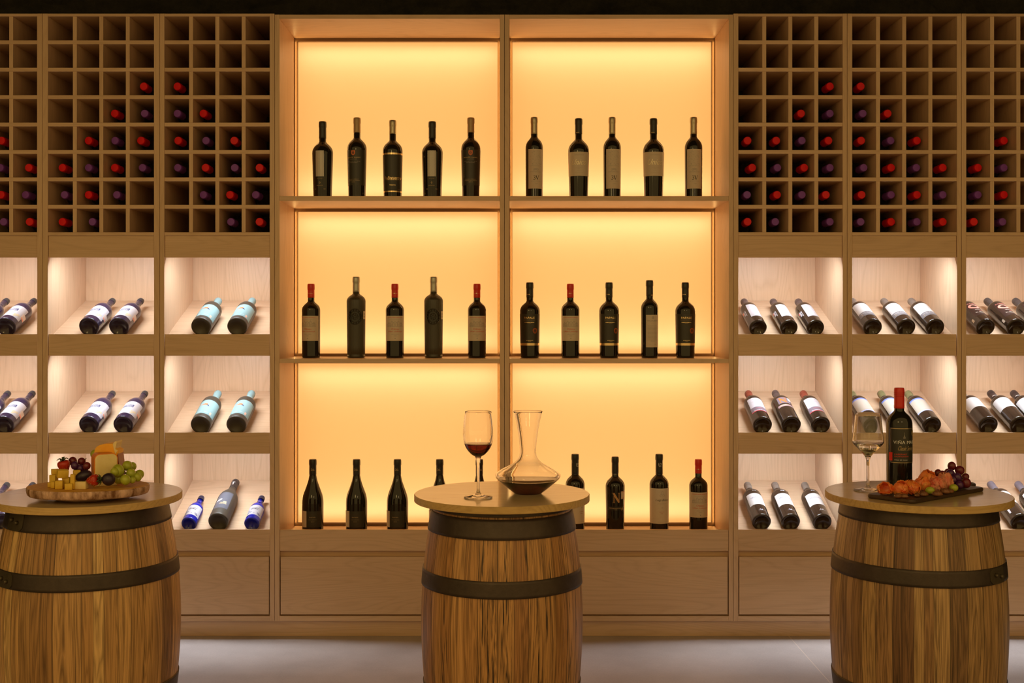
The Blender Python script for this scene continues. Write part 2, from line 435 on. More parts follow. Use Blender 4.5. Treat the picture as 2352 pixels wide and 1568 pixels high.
UNITS = {}
for key, a in dict(
    L0=(-170, 97.4, -157, 85, 'far-left oak cabinet cut by the frame edge, with bottle rack and sloped shelves'),
    L1=(97.9, 366.4, 110, 353.5, 'oak rack cabinet behind the cheese board barrel, second from the left'),
    L2=(366.9, 630.4, 377.5, 619.5, 'oak rack cabinet touching the left side of the glowing shelves'),
    R1=(1684.6, 1945.8, 1696, 1935.5, 'oak rack cabinet touching the right side of the glowing shelves'),
    R2=(1946.4, 2208.2, 1957.5, 2198, 'oak rack cabinet behind the white wine glass, second from the right'),
    R3=(2208.8, 2472, 2219.5, 2461, 'far-right oak cabinet cut by the frame edge, with bottle rack and sloped shelves')).items():
    UNITS[key] = (*wine_unit(*a), a)

def glow_unit(px0, px1, ox0, ox1, label):
    xc = FX((px0+px1)/2); X = lambda p: FX(p)-xc
    r = thing('backlit_display_cabinet', label, 'shelving', (xc, YF, 0), 'backlit display cabinets in the middle')
    L0, L1, O0, O1 = X(px0)+.0002, X(px1)-.0002, X(ox0), X(ox1)
    zt = FZ(33.5); SD = .312
    for a, b in ((L0, O0), (O1, L1)): link('side_panel', newbox(a, b, 0, DEP, ZP0, zt), ASH_V, r)
    link('top_panel', newbox(O0, O1, .001, DEP, FZ(43), zt), ASH_H, r)
    link('back_panel', newbox(O0, O1, .415, DEP-.001, ZP0+.01, FZ(43.5)), WHITEB, r)
    s1 = (FZ(461), FZ(450)); s2 = (FZ(833.5), FZ(824)); zf = FZ(1240)
    link('shelf', newbox(O0, O1, .002, .41, *s1), ASH_H, r); link('shelf', newbox(O0, O1, .002, .41, *s2), ASH_H, r)
    link('bay_floor', newbox(O0, O1, .024, .41, zf-.018, zf), ASH_H, r)
    link('fascia', newbox(O0+.0008, O1-.0008, .003, .022, FZ(1265), FZ(1217)), ASH_H, r)
    for za, zb in ((s1[1], FZ(43)), (s2[1], s1[0]), (zf, s2[0])):
        bm = bmesh.new(); y0, y1 = SD, SD+.02; fw = .0125
        box(bm, O0, O1, y0, y1, zb-fw, zb, 0); box(bm, O0, O1, y0, y1, za, za+fw, 0)
        box(bm, O0, O0+fw, y0, y1, za+fw, zb-fw, 0); box(bm, O1-fw, O1, y0, y1, za+fw, zb-fw, 0)
        fr = link('panel_frame', bm, FRAME_M, r)
        pb = bmesh.new(); pb.faces.new([pb.verts.new(q) for q in ((O0+.003, y1+.001, za+.003), (O1-.003, y1+.001, za+.003), (O1-.003, y1+.001, zb-.003), (O0+.003, y1+.001, zb-.003))])
        link('light_panel', pb, PANEL_M, fr)
        for xx, d in ((O0+.0015, 1), (O1-.0015, -1)):
            area('led_light', (xx, y0-.006, (za+zb)/2), (d, -.15, 0), .006, zb-za-.03, SIDE_W, SIDE_COL, r)
        wd = (O1-O0)-.03
        for zz, d in ((zb-.036, -1), (za+.036, 1)):
            area('led_light', (0, y1+.060, zz), (0, -.25, d), wd, .012, STRIP_W, STRIP_COL, r)
    base_parts(r, O0, O1)
    return r
glow_unit(630.9, 1158.2, 642, 1148, 'left backlit cabinet with amber panels, shelves of standing bottles and a drawer')
glow_unit(1158.8, 1684.1, 1170, 1674, 'right backlit cabinet with amber panels, shelves of standing bottles and a drawer')
pl = link('plinth', newbox(FX(-170)+.01, FX(2472)-.01, YF+.02, YF+.42, 0, ZP0-.0005), ASH_H)
tag(pl, 'long oak plinth running along the floor under all the cabinets', 'plinth')

# ------------------------------------------------------------------ bottles
def interp(prof, z):
    best = None
    for (r0, z0), (r1, z1) in zip(prof, prof[1:]):
        if z0 <= z <= z1 and z1 > z0: best = r0+(r1-r0)*(z-z0)/(z1-z0)
    return best if best is not None else prof[-1][0]

def bottle_profile(H, r, rb, rn, zs, zn, style='b', foot=0):
    p = [(0, .014), (rb*.45, .011), (rb*.72, .003), (rb*.86, 0.0), (rb*.95, .0012), (rb, .005)]
    if foot: p = [(0, .014), (rb*.6, .008), (rb*.86, 0.0), (rb*.97, .001), (rb*1.01, .004), (rb*1.01, .010), (rb*.95, .0125)]
    z0 = p[-1][1]+.003
    for i in range(9):
        t = i/8; p.append((rb+(r-rb)*(t if style == 's' else min(1, t*1.05)), z0+(zs-z0)*t))
    if style in 'bn': cp = [(0, 1), (.14, .985), (.3, .93), (.45, .845), (.58, .73), (.7, .585), (.8, .44), (.9, .31), (1.0, 0)]
    else: cp = [(0, 1), (.1, .985), (.2, .95), (.32, .87), (.45, .73), (.58, .56), (.7, .40), (.82, .26), (1.0, 0)]
    for t, q in cp[1:]:
        rr = r*q if t < 1 else rn
        if style in 'bn': rr = rn+(r-rn)*{.14: .98, .3: .915, .45: .80, .58: .65, .7: .46, .8: .28, .9: .11, 1.0: 0}[t]
        else: rr = rn+(r-rn)*{.1: .985, .2: .94, .32: .84, .45: .66, .58: .46, .7: .29, .82: .14, 1.0: 0}[t]
        p.append((rr, zs+(zn-zs)*t))
    rl = rn*1.055 if style != 'n' else rn*1.005
    p += [(rn*.995, (zn+H)/2), (rn*.985, H-.024), (rl, H-.022), (rl*1.01, H-.014), (rl, H-.007), (rl*.93, H-.001), (rl*.7, H), (0, H)]
    return p

_txt = {}
def text_mesh(s, shear=0.0, space=1.0, bold=0.0):
    key = (s, shear, space, bold)
    if key in _txt: return _txt[key]
    c = bpy.data.curves.new('t', 'FONT'); c.body = s; c.size = 1; c.shear = shear; c.space_character = space; c.offset = bold
    c.fill_mode = 'BOTH' if hasattr(c, 'fill_mode') else c.fill_mode
    c.resolution_u = 3
    o = bpy.data.objects.new('t', c); COL.objects.link(o)
    dg = bpy.context.evaluated_depsgraph_get(); ev = o.evaluated_get(dg); me = ev.to_mesh()
    V = [(v.co.x, v.co.y) for v in me.vertices]; F = [tuple(p.vertices) for p in me.polygons]
    ev.to_mesh_clear(); bpy.data.objects.remove(o, do_unlink=True); bpy.data.curves.remove(c)
    xs = [v[0] for v in V] or [0, 1]; ys = [v[1] for v in V] or [0, 1]
    x0, x1, y0, y1 = min(xs), max(xs), min(ys), max(ys)
    V = [((x-x0)/(x1-x0)-.5, (y-y0)/(y1-y0)-.5) for x, y in V]
    _txt[key] = (V, F); return V, F

class Wrap:
    """collects flat (u, v) artwork and bends it round a bottle of radius rf(v); u in metres of arc, v = height"""
    def __init__(s, rf, a0=0.0, eps=.0006): s.bm = bmesh.new(); s.rf = rf; s.a0 = a0; s.eps = eps
    def P(s, u, v):
        r = s.rf(v); a = s.a0+u/r; r += s.eps
        return Vector((r*math.sin(a), -r*math.cos(a), v))
    def patch(s, u0, u1, v0, v1, nu=None, nv=None):
        nu = nu or max(1, int(abs(u1-u0)/.003)); nv = nv or max(1, int(abs(v1-v0)/.012))
        g = [[s.bm.verts.new(s.P(u0+(u1-u0)*i/nu, v0+(v1-v0)*j/nv)) for i in range(nu+1)] for j in range(nv+1)]
        for j in range(nv):
            for i in range(nu): s.bm.faces.new([g[j][i], g[j][i+1], g[j+1][i+1], g[j+1][i]]).smooth = True
        return s
    def poly(s, pts, step=.0028):
        """flat outline cut into narrow upright strips so that it follows the curve"""
        us = [p[0] for p in pts]; lo, hi = min(us), max(us); k = max(1, math.ceil((hi-lo)/step))
        def clip(P, a, keep):
            out = []
            for p, q in zip(P, P[1:]+P[:1]):
                kp, kq = (p[0]-a)*keep >= -1e-12, (q[0]-a)*keep >= -1e-12
                if kp: out.append(p)
                if kp != kq:
                    t = (a-p[0])/(q[0]-p[0]); out.append((a, p[1]+(q[1]-p[1])*t))
            return out
        for i in range(k):
            P = list(pts)
            if k > 1: P = clip(clip(P, lo+(hi-lo)*i/k, 1), lo+(hi-lo)*(i+1)/k, -1)
            if len(P) >= 3:
                try: s.bm.faces.new([s.bm.verts.new(s.P(u, v)) for u, v in P])
                except ValueError: pass
        return s
    def line(s, u0, v0, u1, v1, w):
        d = Vector((u1-u0, v1-v0)); n = Vector((-d.y, d.x)).normalized()*w/2; k = max(1, int(d.length/.004))
        for i in range(k):
            a = Vector((u0, v0))+d*i/k; b = Vector((u0, v0))+d*(i+1)/k
            s.poly([tuple(a-n), tuple(b-n), tuple(b+n), tuple(a+n)])
        return s
    def ring(s, cu, cv, ru, rv, t, n=20, fill=False, a0=0, a1=2*PI, wob=0):
        for i in range(n):
            q = []
            for k, inn in ((i, 0), (i+1, 0), (i+1, 1), (i, 1)):
                a = a0+(a1-a0)*k/n; f = 1-(t if not fill else 1)*inn; f *= 1+wob*math.sin(3*a)*(1 if not inn else .5)
                q.append((cu+ru*f*math.cos(a), cv+rv*f*math.sin(a)))
            s.poly(q[:3] if fill else q)
        return s
    def text(s, t, cu, cv, wd, ht, shear=0.0, space=1.0, bold=0.0, arc=0.0):
        V, F = text_mesh(t, shear, space, bold)
        vs = [s.bm.verts.new(s.P(cu+x*wd, cv+y*ht+arc*(1-(2*x)**2))) for x, y in V]
        for f in F:
            try: s.bm.faces.new([vs[i] for i in f])
            except ValueError: pass
        return s
    def greek(s, cu, cv, wd, ht, seed=0):
        rnd = random.Random(seed*77+int(cv*10000)); u = cu-wd/2
        while u < cu+wd/2-.001:
            l = min(rnd.uniform(.0016, .006), cu+wd/2-u)
            s.patch(u, u+l, cv-ht/2, cv+ht/2, 1, 1); u += l+.0011
        return s

PROTO = {}
class Bottle:
    def __init__(s, kind, H, r, rb=None, rn=.0135, zs=.62, zn=.755, style='b', glass=None, cap=None, cap_len=.055, foot=0, flutes=0, low=False, name='wine_bottle'):
        s.kind = kind; s.root = thing(name, kind, 'bottle'); s.H = H; s.r = r
        rb = rb or r*.985
        prof = bottle_profile(H, r, rb, rn, zs*H, zn*H, style, foot)
        zmono = [q for q in prof if q[1] > .004]
        s.rf = lambda z: interp(zmono, z)
        n = 24 if low else 56; rm = None
        if flutes:
            n = flutes*4
            rm = lambda rr, z, a: rr*(1+(.012*math.cos(a*flutes) if .012 < z < zn*H*.97 else 0))
        s.glass = link('glass_body', lathe(prof, n, rm), glass or DARKG, s.root)
        if cap:
            z0 = H-cap_len; pts = [(s.rf(z0)+.0002, z0), (s.rf(z0)+.0006, z0+.0004)]
            k = 5
            for i in range(1, k+1):
                z = z0+(H-.0245-z0)*i/k; pts.append((s.rf(z)+.0006, z))
            rl = rn*(1.055 if style != 'n' else 1.005)
            pts += [(rl+.0006, H-.0215), (rl*1.01+.0006, H-.014), (rl+.0006, H-.006), (rl*.97+.0004, H-.0008), (rl*.90, H+.0009), (rl*.90, H+.0009), (0, H+.0009)]
            s.cap = link('capsule', lathe(pts, n if not flutes else 40), cap, s.root)
            cz = [q for q in pts[:-2]]; s.cf = lambda z: interp(cz, z)
        PROTO[kind] = s; s.used = False
    def W(s, a0=0.0, eps=.0006, cap=False): return Wrap(s.cf if cap else s.rf, math.radians(a0), eps)
    def label(s, mat, u0, u1, v0, v1, a0=0.0, name='label'):
        return link(name, s.W(a0, .0003).patch(u0, u1, v0, v1).bm, mat, s.root)
    def add(s, wrap, mat, name='lettering', parent=None): return link(name, wrap.bm, mat, parent or s.root)

def place(kind, loc, quat, label, group, spin=0.0):
    p = PROTO[kind]
    o = p.root if not p.used else dup(p.root)
    p.used = True
    o.location = loc; o.rotation_mode = 'QUATERNION'
    o.rotation_quaternion = quat @ Quaternion((0, 0, 1), math.radians(spin))
    o['label'] = label; o['group'] = group
    return o

BD = YF+.15                       # depth of the standing bottles
BS = FPX/BD
# ---- standing kinds
def k_lace():
    b = Bottle('lace', .316, .0425, .0372, .0142, .60, .745, 'b', DARKG, CAP_BLK, .068)
    lb = b.label(PAPER_D, -.0172, .0172, .090, .195, name='lace_label'); w = b.W(0, .0007)
    for j in range(9):
        for i in range(3):
            cu = (i-1)*.0113; cv = .0965+j*.0115
            for a in (0, 1, 2, 3):
                dx, dy = ((1, 0), (0, 1), (-1, 0), (0, -1))[a]
                w.line(cu+dx*.0047-dy*.0047, cv+dy*.0047+dx*.0047, cu+dx*.0047+dy*.0047, cv+dy*.0047-dx*.0047, .0011)
                w.line(cu+dx*.0007, cv+dy*.0007, cu+dx*.0044, cv+dy*.0044, .0011)
            for sx, sy in ((1, 1), (-1, 1), (1, -1), (-1, -1)):
                w.line(cu+sx*.0012, cv+sy*.0012, cu+sx*.0054, cv+sy*.0054, .0013)
            w.ring(cu, cv, .0026, .0026, .4, 8)
    b.add(w, SILVER, 'lace_pattern', lb)
    w2 = b.W(0, .0006)
    w2.greek(0, .083, .022, .0011, 1).ring(0, .066, .003, .004, .35, 10).greek(0, .055, .026, .0012, 2).greek(-.020, .0405, .008, .0016, 3).greek(.020, .0405, .009, .0016, 4)
    b.add(w2, GOLDP, 'fine_print')
def k_crest():
    b = Bottle('crest', .3316, .0392, .0348, .0137, .62, .755, 'b', DARKG, CAP_TAN, .060)
    lb = b.label(PAPER_D, -.058, .058, .056, .199)
    w = b.W().text('MONTE XANIC', 0, .1672, .060, .0052, 0, 1.12, .01).text('MALBEC | MERLOT', 0, .0795, .044, .0028).text('CABERNET SAUVIGNON', 0, .0742, .052, .0028).text('2013', 0, .0688, .016, .0032)
    b.add(w, GOLDP, 'lettering', lb)
    b.add(b.W().text('S E L E C C I Ó N', 0, .1515, .054, .0032).greek(0, .1465, .034, .0009, 4).greek(0, .1605, .030, .0012, 5), FAINT, 'lettering', lb)
    sh = b.W(0, .0006); pts = [(-.0085, .0085), (-.005, .010), (0, .0085), (.005, .010), (.0085, .0085), (.0085, -.002), (.006, -.0075), (0, -.0105), (-.006, -.0075), (-.0085, -.002)]
    sh.poly([(u, .186+v) for u, v in pts]); cr = b.add(sh, ORANGE, 'crest', lb)
    i = b.W(0, .0009).ring(0, .186, .0045, .006, .3, 10).line(-.0022, .190, -.0022, .182, .001).line(.0022, .190, .0022, .182, .001).line(-.002, .186, .002, .186, .001)
    b.add(i, PAPER_D, 'crest_mark', lb)
    v = b.W(0, .0006)
    for q in range(7): v.patch(-.030, -.0285, .088+q*.008, .093+q*.008, 1, 1)
    b.add(v, FAINT, 'side_print', lb)
def k_script():
    b = Bottle('script', .321, .0402, .0362, .0135, .615, .75, 'b', DARKG, CAP_MET, .055)
    lb = b.label(PAPER_D, -.060, .060, .0335, .1795)
    for v0, v1 in ((.179, .186), (.028, .0335)):
        b.add(b.W(0, .0005).patch(-.062, .062, v0, v1), GOLD, 'gold_band')
    b.add(b.W().text('ReEncuentro', .004, .0855, .078, .0125, .25, 1.0, .012).text('Reserva', .002, .0570, .024, .0048).greek(.003, .0775, .070, .0012, 2).greek(.030, .038, .012, .0012, 3), GOLD, 'lettering', lb)
def k_3v():
    b = Bottle('3v', .3333, .0357, .0345, .0135, .63, .765, 'b', DARKG, CAP_MET, .068)
    lb = b.label(PAPER_T, -.0325, .0325, .0423, .2014)
    w = b.W()
    # serif "3V"
    w.ring(-.0062, .0906, .0041, .0040, .34, 16, a0=math.radians(-95), a1=math.radians(150)).ring(-.0066, .0826, .0050, .0046, .34, 16, a0=math.radians(-150), a1=math.radians(95))
    w.line(.0010, .0942, .0062, .0785, .0026).line(.0118, .0942, .0062, .0785, .0011).line(-.0012, .0943, .0036, .0943, .0009).line(.0094, .0943, .0138, .0943, .0009)
    b.add(w, INK, 'lettering', lb)
    g = b.W(0, .0006); rnd = random.Random(4)
    for q in range(46):
        u = rnd.uniform(-.025, .025); v = rnd.uniform(.136, .192); a = rnd.uniform(0, PI); l = rnd.uniform(.003, .008)
        g.line(u, v, u+l*math.cos(a), v+l*.6*math.sin(a), .0006)
    g.greek(0, .1335, .050, .0008, 1)
    for q in range(5): g.ring((q-2)*.0042, .1205-abs(q-2)*.0008, .0026, .0042, .3, 8)
    g.greek(0, .1095, .046, .0012, 3).greek(0, .072, .040, .0008, 5).greek(.003, .062, .012, .0010, 6)
    b.add(g, GREY, 'sketch', lb)
def k_unico():
    b = Bottle('unico', .328, .0424, .0375, .0142, .60, .75, 'b', DARKG, CAP_BLK, .062)
    lb = b.label(PAPER_T, -.069, .069, .093, .1895)
    b.add(b.W().text('Unico', .000, .1485, .064, .022, .45, 1.0, .0), plain('print_champagne', (.85, .72, .50), .35, .35), 'lettering', lb)
    b.add(b.W().greek(0, .177, .040, .0016, 1).greek(0, .127, .026, .0012, 2).greek(0, .1215, .010, .0012, 3).greek(0, .1145, .018, .0009, 4).greek(0, .105, .034, .0012, 5), FAINT, 'fine_print', lb)
    b.add(b.W(-10, .0006, True).patch(-.010, .004, .2705, .2725), GOLDP, 'cap_print')
def k_chateau():
    b = Bottle('chateau', .298, .0371, .0366, .0133, .645, .765, 'b', DARKG, CAP_RED2, .0555)
    lb = b.label(PAPER_T, -.048, .048, .0684, .1693)
    b.add(b.W().text('Château', 0, .1163, .032, .0068, .1).text('Lilian Ladouys', 0, .1058, .0620, .0076).greek(0, .1622, .066, .0016, 2), REDP, 'lettering', lb)
    w = b.W(0, .0006); rnd = random.Random(2)
    for u, wd, h in ((-.026, .012, .010), (-.013, .008, .016), (0, .017, .013), (.013, .008, .016), (.026, .012, .010)):
        z = .1275; w.line(u-wd/2, z, u-wd/2, z+h, .0007).line(u+wd/2, z, u+wd/2, z+h, .0007).line(u-wd/2, z+h, u+wd/2, z+h, .0009)
        w.line(u-wd/2, z+h, u, z+h+.006, .0009).line(u+wd/2, z+h, u, z+h+.006, .0009)
        for q in range(2): w.line(u-wd*.3, z+.003+q*.005, u+wd*.3, z+.003+q*.005, .0012)
    for q in range(26):
        u = rnd.choice((-1, 1))*rnd.uniform(.016, .036); v = .1265+rnd.uniform(0, .014); w.line(u, v, u+.003, v+rnd.uniform(-.001, .002), .0009)
    w.line(-.036, .1265, .036, .1265, .0008)
    w.greek(0, .1545, .052, .0006, 7).greek(0, .0955, .030, .0012, 3).greek(0, .0885, .011, .0016, 4).ring(0, .0785, .0022, .0022, .9, 8)
    b.add(w, GREY, 'engraving', lb)
    b.add(b.W(0, .0004).patch(-.006, .006, .2345, .2415), plain('neck_seal_green', (.08, .11, .09), .5), 'neck_seal')
    b.add(b.W(0, .0005, True).patch(-.0133, .0133, .2595, .2603).ring(-.003, .2600, .0022, .0022, .4, 8), GOLD, 'cap_line')
def k_ribbed():
    b = Bottle('ribbed', .3263, .0375, .0355, .0137, .70, .795, 'b', RIBG, CAP_STEEL, .060, 1, 56)
    med = bmesh.new(); R = .0345
    w = b.W(0, .0012); w.ring(0, .166, .031, .033, 0, 28, True)
    md = b.add(w, glassy('medallion_glass', (.015, .013, .008), .12), 'medallion')
    t = bmesh.new()
    def P(u, v, e): r = b.rf(v)+e; a = u/r; return (r*math.sin(a), -r*math.cos(a), v)
    for rad, th in ((.029, .0022), (.021, .0016), (.0125, .0016)):
        tube(t, [P(rad*math.cos(2*PI*i/32), .166+rad*1.06*math.sin(2*PI*i/32), .0018) for i in range(33)], th, 6)
    for i in range(14):
        a = 2*PI*i/14; ellipsoid(t, P(.025*math.cos(a), .166+.0265*math.sin(a), .002), .0028, .002, .0034, None, 1)
    for i in range(7):
        a = 2*PI*i/7; tube(t, [P(.004*math.cos(a), .166+.004*math.sin(a), .002), P(.0115*math.cos(a+.4), .166+.012*math.sin(a+.4), .002)], .0013, 5)
    link('embossing', t, glassy('embossed_glass', (.025, .021, .013), .15), md)
    st = b.add(b.W(66, .0012).patch(-.007, .007, .156, .188), PAPER_T, 'tax_sticker')
    b.add(b.W(66, .0016).patch(-.003, .003, .163, .170).patch(-.003, .003, .173, .180), GREY, 'sticker_print', st)
def k_ringseal():
    b = Bottle('ringseal', .3035, .0405, .0378, .0137, .62, .755, 'b', DARKG, CAP_BLK, .060)
    lb = b.label(PAPER_D, -.058, .058, .0600, .177)
    b.add(b.W().text('PAPALE', 0, .1612, .043, .0078, 0, 1.12, .02).greek(0, .1425, .040, .0022, 2).greek(.001, .0705, .028, .0018, 3), GOLD, 'lettering', lb)
    b.add(b.W().greek(0, .1522, .050, .0011, 5).greek(0, .1385, .014, .0008, 5).greek(.002, .0655, .012, .0012, 6), GOLDP, 'fine_print', lb)
    sl = b.W(34, .0010).ring(0, .1095, .0100, .0112, .34, 22, wob=.05); b.add(sl, SEAL_R, 'wax_seal', lb)
    b.add(b.W(34, .0009).ring(0, .1095, .0062, .0068, .5, 16, wob=.1), plain('wax_seal_dark', (.20, .05, .018), .5), 'wax_seal', lb)
    b.add(b.W(0, .0005).patch(-.060, .060, .0500, .0592), GOLD, 'gold_band')
    b.add(b.W(-20, .0005, True).greek(-.002, .2560, .014, .0016, 8), GOLD, 'cap_print')
def k_backtext():
    b = Bottle('backtext', .3122, .0347, .0340, .0137, .64, .765, 'b', DARKG, CAP_BLK, .062)
    lb = b.label(PAPER_T, -.0285, .0285, .0427, .173, 16)
    w = b.W(16).text('VALDUBÓN', 0, .1500, .0485, .0062, 0, 1.0, .015)
    w.ring(0, .163, .0042, .0042, .5, 10).line(-.005, .1585, .005, .1585, .0012)
    for q in range(13): w.greek(0, .1285-q*.0051, .043 if q < 12 else .018, .0013, q)
    b.add(w, GREY, 'lettering', lb)
    b.add(b.W(16).greek(0, .140, .014, .0010, 3).greek(-.012, .0545, .010, .0010, 4).greek(.010, .0545, .007, .003, 4), FAINT, 'fine_print', lb)
    b.add(b.W(20, .0005, True).patch(-.001, .011, .2515, .2545), GOLD, 'cap_print')
def k_burgundy():
    b = Bottle('burgundy', .298, .0432, .0428, .0140, .40, .79, 's', DARKG, CAP_BLK, .0615)
    lb = b.label(PAPER_D, -.020, .045, .0295, .0945)
    b.add(b.W(0, .0005).patch(-.062, -.0195, .0295, .0945), PAPER_T, 'side_label')
    b.add(b.W(8).text('RAFAEL', 0, .0705, .0255, .0040, 0, 1.3, .01).text('SYRAH TEMPRANILLO', 0, .0605, .032, .0020).text('2015', 0, .0525, .0130, .0030, 0, 1.3), GOLDP, 'lettering', lb)
    w = b.W(5, .0005, True); w.ring(-.004, .2590, .0022, .0048, .35, 10).ring(.003, .2580, .0030, .0040, .35, 10).line(-.008, .2545, .009, .2562, .0007)
    b.add(w, GOLDP, 'cap_signature')
def k_signature():
    b = Bottle('signature', .319, .0388, .0375, .0142, .615, .745, 'b', DARKG, CAP_BLK, .0800)
    lb = b.label(PAPER_T, -.059, .059, .0435, .1855)
    b.add(b.W().text('Luigi Bosca', .009, .1380, .058, .0115, .35, .95, -.006), INK, 'lettering', lb)
    w = b.W(0, .0006)
    w.ring(.008, .166, .0055, .0095, .25, 12).ring(.008, .158, .011, .006, .2, 12).greek(.006, .124, .036, .0015, 2).greek(.008, .108, .006, .004, 3).greek(-.018, .0635, .030, .0008, 5).greek(.026, .066, .012, .0008, 5).greek(.012, .0505, .044, .0014, 6)
    b.add(w, FAINT, 'fine_print', lb)
    b.add(b.W().greek(.006, .0915, .020, .0014, 4).greek(.006, .0845, .010, .0014, 5), plain('print_dull_red', (.42, .12, .08), .6), 'fine_print', lb)
    b.add(b.W(0, .0005, True).text('LO', .002, .2800, .0130, .0100).greek(.002, .2715, .010, .0016, 3), SILVER, 'cap_print')
def letterN(w, cu, cv, wd, ht):
    x0, x1 = cu-wd*.32, cu+wd*.32; y0, y1 = cv-ht/2, cv+ht/2; t = wd*.10
    w.line(x0, y0, x0, y1, t).line(x1, y0, x1, y1, t)
    w.line(x0-wd*.05, y1-ht*.02, x1, y0+ht*.03, wd*.24)
    for x, y in ((x0-wd*.02, y0), (x0-wd*.08, y1), (x1, y1)): w.line(x-wd*.17, y, x+wd*.17, y, ht*.035)
def k_bigN():
    b = Bottle('bigN', .3085, .0392, .0362, .0135, .615, .75, 'b', DARKG, CAP_BLK, .066)
    w = b.W(0, .0006); letterN(w, .002, .148, .032, .039); b.add(w, plain('print_copper', (.55, .30, .13), .4, .4), 'lettering')
    lb = b.label(plain('label_smoke', (.022, .020, .016), .3), -.040, .040, .0985, .1125)
    b.add(b.W().greek(-.002, .1065, .050, .0024, 9).greek(0, .1005, .012, .0012, 3).ring(.025, .1005, .004, .004, .4, 9).ring(.030, .104, .003, .004, .4, 9), GOLDP, 'lettering', lb)
    st = b.add(b.W(48, .0008).patch(-.0115, .0115, .1425, .1735), PAPER_T, 'tax_sticker')
    b.add(b.W(48, .0011).greek(0, .1705, .018, .0016, 2).greek(0, .146, .016, .0012, 3), REDP, 'sticker_print', st)
    b.add(b.W(0, .0005).patch(-.0135, .0135, .2455, .2463).patch(-.0135, .0135, .2400, .2407), GOLDP, 'neck_line')
for f in (k_lace, k_crest, k_script, k_3v, k_unico, k_chateau, k_ribbed, k_ringseal, k_backtext, k_burgundy, k_signature, k_bigN): f()

ZS1, ZS2, ZS3 = FZ(450), FZ(824), FZ(1240)
QI = Quaternion((1, 0, 0, 0))
G1 = 'bottles standing on the top lit shelf'; G2 = 'bottles standing on the middle lit shelf'; G3 = 'bottles standing on the lowest lit shelf'
row1 = [(741, 'lace', -8, 'black bottle with white lace panel, leftmost on the top lit shelf'),
 (820, 'crest', -16, 'tan-capped bottle with orange crest label, second from left on top lit shelf'),
 (902, 'script', 2, 'black bottle with two gold bands and gold script on the top lit shelf'),
 (993, 'lace', 0, 'black bottle with white lace panel right of the gold-banded bottle, top shelf'),
 (1081.5, 'crest', 0, 'tan-capped bottle with orange crest label beside the middle post, top shelf'),
 (1227, '3v', 10, 'slim bottle with tall 3V label just right of the middle post, top shelf'),
 (1329, 'unico', 0, 'broad bottle with pale script label, between the first two 3V bottles'),
 (1406, '3v', 6, 'slim bottle with tall 3V label between the two pale script-label bottles'),
 (1501, 'unico', 4, 'broad bottle with pale script label, between the last two 3V bottles'),
 (1593, '3v', -2, 'slim bottle with tall 3V label, rightmost on the top lit shelf')]
row2 = [(714.5, 'chateau', -14, 'red-capped bottle with chateau label, leftmost on the middle lit shelf'),
 (818, 'ribbed', 0, 'ribbed grey bottle with round medallion, left of the pair on middle shelf'),
 (907, 'chateau', 7, 'red-capped bottle with chateau label standing between the two ribbed bottles'),
 (996, 'ribbed', 0, 'ribbed grey bottle with round medallion, right of the pair on middle shelf'),
 (1095.5, 'chateau', 3, 'red-capped bottle with chateau label just left of the middle post, middle shelf'),
 (1217, 'ringseal', -4, 'black bottle with orange ring seal, just right of the middle post'),
 (1310, 'chateau', 0, 'red-capped bottle with chateau label between two orange-seal bottles'),
 (1399, 'ringseal', 4, 'black bottle with orange ring seal, second of three on the middle shelf'),
 (1492, 'backtext', 0, 'slim bottle with narrow pink label full of small print, middle shelf'),
 (1574, 'ringseal', -1, 'black bottle with orange ring seal, rightmost on the middle lit shelf')]
row3 = [(718.5, 'burgundy', 0, 'slope-shouldered black bottle with beige side label, leftmost on the lowest shelf'),
 (819, 'burgundy', -8, 'slope-shouldered black bottle, second from left on the lowest lit shelf'),
 (913, 'burgundy', -14, 'slope-shouldered black bottle, third from left on the lowest lit shelf'),
 (1010, 'burgundy', -22, 'slope-shouldered black bottle half hidden behind the left of the middle tabletop'),
 (1101, 'burgundy', 10, 'slope-shouldered black bottle mostly hidden behind the red wine glass stem'),
 (1321, 'signature', 30, 'pale-labelled bottle half hidden behind the right of the middle tabletop'),
 (1413, 'bigN', 0, 'dark bottle with a large gold N and white tax sticker, lowest shelf'),
 (1514, 'signature', 0, 'bottle with tall pale label and black signature on the lowest lit shelf'),
 (1604, 'chateau', 4, 'red-capped bottle with chateau label on the lowest lit shelf')]
for row, z, g in ((row1, ZS1, G1), (row2, ZS2, G2), (row3, ZS3, G3)):
    for px, kind, spin, lab in row:
        place(kind, (Xp(px, BD), BD, z+.0003), QI, lab, g, spin)

# ---- lying kinds
def k_sake():
    b = Bottle('sake', .298, .0395, .039, .0125, .52, .80, 's', BLUEB, plain('capsule_slate', (.05, .045, .05), .35), .020)
    lb = b.label(PAPER_P, -.052, .052, .034, .137)
    w = b.W(-6, .0005); w.patch(-.0215, .0215, .088, .1085); bx = b.add(w, NAVY, 'label_box', lb)
    w = b.W(-6, .0008); w.greek(0, .1025, .037, .0055, 3).greek(0, .0937, .037, .0055, 8); b.add(w, PAPER_P, 'lettering', lb)
    g = b.W(0, .0006)
    for q in range(5): g.ring(.024, .095+q*.0075, .0011, .0022, .5, 6)
    for u, v, s in ((.024, .056, .007), (.034, .062, .005), (.020, .046, .004), (-.018, .052, .003), (-.032, .060, .003), (.0, .049, .002)): g.ring(u, v, s, s*1.3, .55, 9, wob=.2)
    o = b.add(g, TANP, 'gilt_drawing', lb)
    st = b.add(b.W(82, .0006).patch(-.012, .012, .062, .100), plain('side_sticker', (.62, .50, .45), .5), 'side_sticker')
    b.add(b.W(82, .0009).patch(-.009, .009, .064, .072), PINK, 'sticker_print', st)
